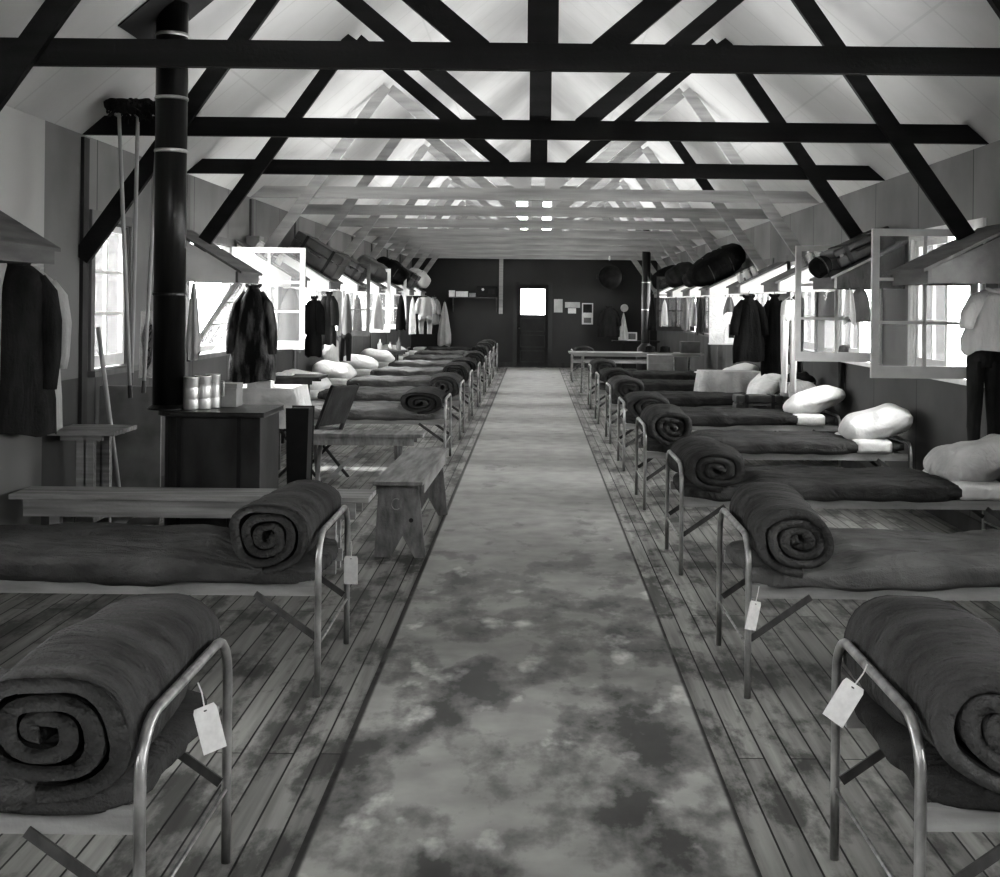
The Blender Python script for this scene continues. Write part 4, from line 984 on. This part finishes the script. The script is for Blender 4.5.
sheet(554, 562.5, 299, 312.5, 'paper_notice', 'linen_grey', 'tall pale notice sheet just right of the far door')
sheet(565, 580, 302, 307.8, 'paper_notice', 'linen_grey', 'wide pale notice sheet between door and calendar')
sheet(568, 576, 308.2, 313.5, 'paper_notice', 'paper', 'small white notice pinned below the wide sheet')
a, b, o = sheet(582, 593, 303, 324.5, 'wall_calendar', 'paper', 'wall calendar with dark picture on the far wall', 'calendar')
MB().box(a.x + .03, b.x - .03, YB - .011, YB - .0085, (a.z*.55 + b.z*.45), a.z - .03).build('calendar_picture', 'cloth_dark', o)
MB().box(a.x + .05, b.x - .05, YB - .011, YB - .0085, b.z + .04, b.z + .17).build('date_block', 'cloth_mid', o)
q = at(610, 277, YB - .12)
tbm = empty('wash_tub', (q.x, YB - .02, q.z), (PI/2, 0, 0))
MB().lathe([(.24, 0), (.26, .02), (.30, .24), (.315, .25), (.29, .25), (.24, .04)], 26).build('tub', 'stove_sheet', tbm, smooth=True)
for s in (-1, 1): MB().tube([(s*.30, -.05, .2), (s*.34, -.05, .2), (s*.34, .05, .2), (s*.30, .05, .2)], .008, 6).build('handle', 'iron', tbm)
tag(tbm, 'round dark wash tub hanging on the far wall right of the door', 'wash tub')
q = at(624.5, 308, YB - .05)
o = MB().lathe([(.09, 0), (.10, .01), (.06, .03), (.02, .035)], 20).build('wall_plate', 'linen', loc=(q.x, YB - .005, q.z)); o.rotation_euler = (PI/2, 0, 0)
tag(o, 'round white plate on the far wall beside the sweater', 'plate')
# bare bulb near the far end
q = at(609.5, 257, 29.2)
lb = empty('hanging_bulb', (q.x, 29.2, q.z)); MB().tube([(0, 0, .05), (0, 0, roofz(q.x) - q.z)], .004, 5).build('cord', 'black', lb)
MB().lathe([(.018, 0), (.02, .05)], 12).build('socket', 'linen', lb); MB().lathe([(.004, -.09), (.03, -.06), (.03, -.03), (.016, .0)], 14).build('bulb', 'paper', lb, smooth=True)
tag(lb, 'bare light bulb hanging before the far wall on the right', 'light bulb')

# ------------------------------------------------------------------ light
wd = bpy.data.worlds.new('daylight'); bpy.context.scene.world = wd; wd.use_nodes = True
bg = wd.node_tree.nodes['Background']; bg.inputs[0].default_value = (1, 1, 1, 1); bg.inputs[1].default_value = 17.0
def area(name, loc, rot, sx, sy, e, portal=False):
    l = bpy.data.lights.new(name, 'AREA'); l.shape = 'RECTANGLE'; l.size = sx; l.size_y = sy; l.energy = e
    o = bpy.data.objects.new(name, l); COL.objects.link(o); o.location = loc; o.rotation_euler = rot
    if portal: l.cycles.is_portal = True
    return o
for side in (-1, 1):
    for a, b in OP[side]:
        area('window_portal', (side*(XW + .12), (a+b)/2, (WZ0+WZ1)/2), (0, side*PI/2, 0), WZ1 - WZ0, b - a, 1, True)
sn = bpy.data.lights.new('sun', 'SUN'); sn.energy = 4; sn.angle = .03
so = bpy.data.objects.new('sun', sn); COL.objects.link(so); so.rotation_euler = Vector((-.70, .22, .78)).to_track_quat('Z', 'Y').to_euler()
# added fill lights, with no such lamps in the room
area('front_fill', (0, -1.2, 2.9), (math.radians(65), 0, 0), 3.5, 1.2, 48)  # unseen fill added behind the camera to brighten camera-facing sides
for y_, e_ in ((3.6, 11), (8.3, 26), (13.1, 40), (18.0, 52), (22.9, 58), (27.8, 50)):
    area('ceiling_fill', (0, y_, ZP + .16), (PI, 0, 0), 4.4, 2.2, e_)  # added upward light above the tie beams, brightens the ceiling

# ------------------------------------------------------------------ camera
cam = bpy.data.cameras.new('camera'); co = bpy.data.objects.new('camera', cam); COL.objects.link(co)
co.location = (0, 0, H); co.matrix_world = Matrix.Translation((0, 0, H)) @ Matrix.Rotation(PI/2, 4, 'X') @ Matrix.Rotation(RO, 4, 'Z')
cam.sensor_width = 36; cam.lens = 36*F/1000; cam.shift_x = -(U0 - 500)/1000; cam.shift_y = -(438.5 - V0)/1000
cam.clip_end = 300; cam.clip_start = .05
sc = bpy.context.scene; sc.camera = co
sc.view_settings.view_transform = 'Standard'; sc.view_settings.look = 'Medium High Contrast'; sc.view_settings.exposure = 0.5
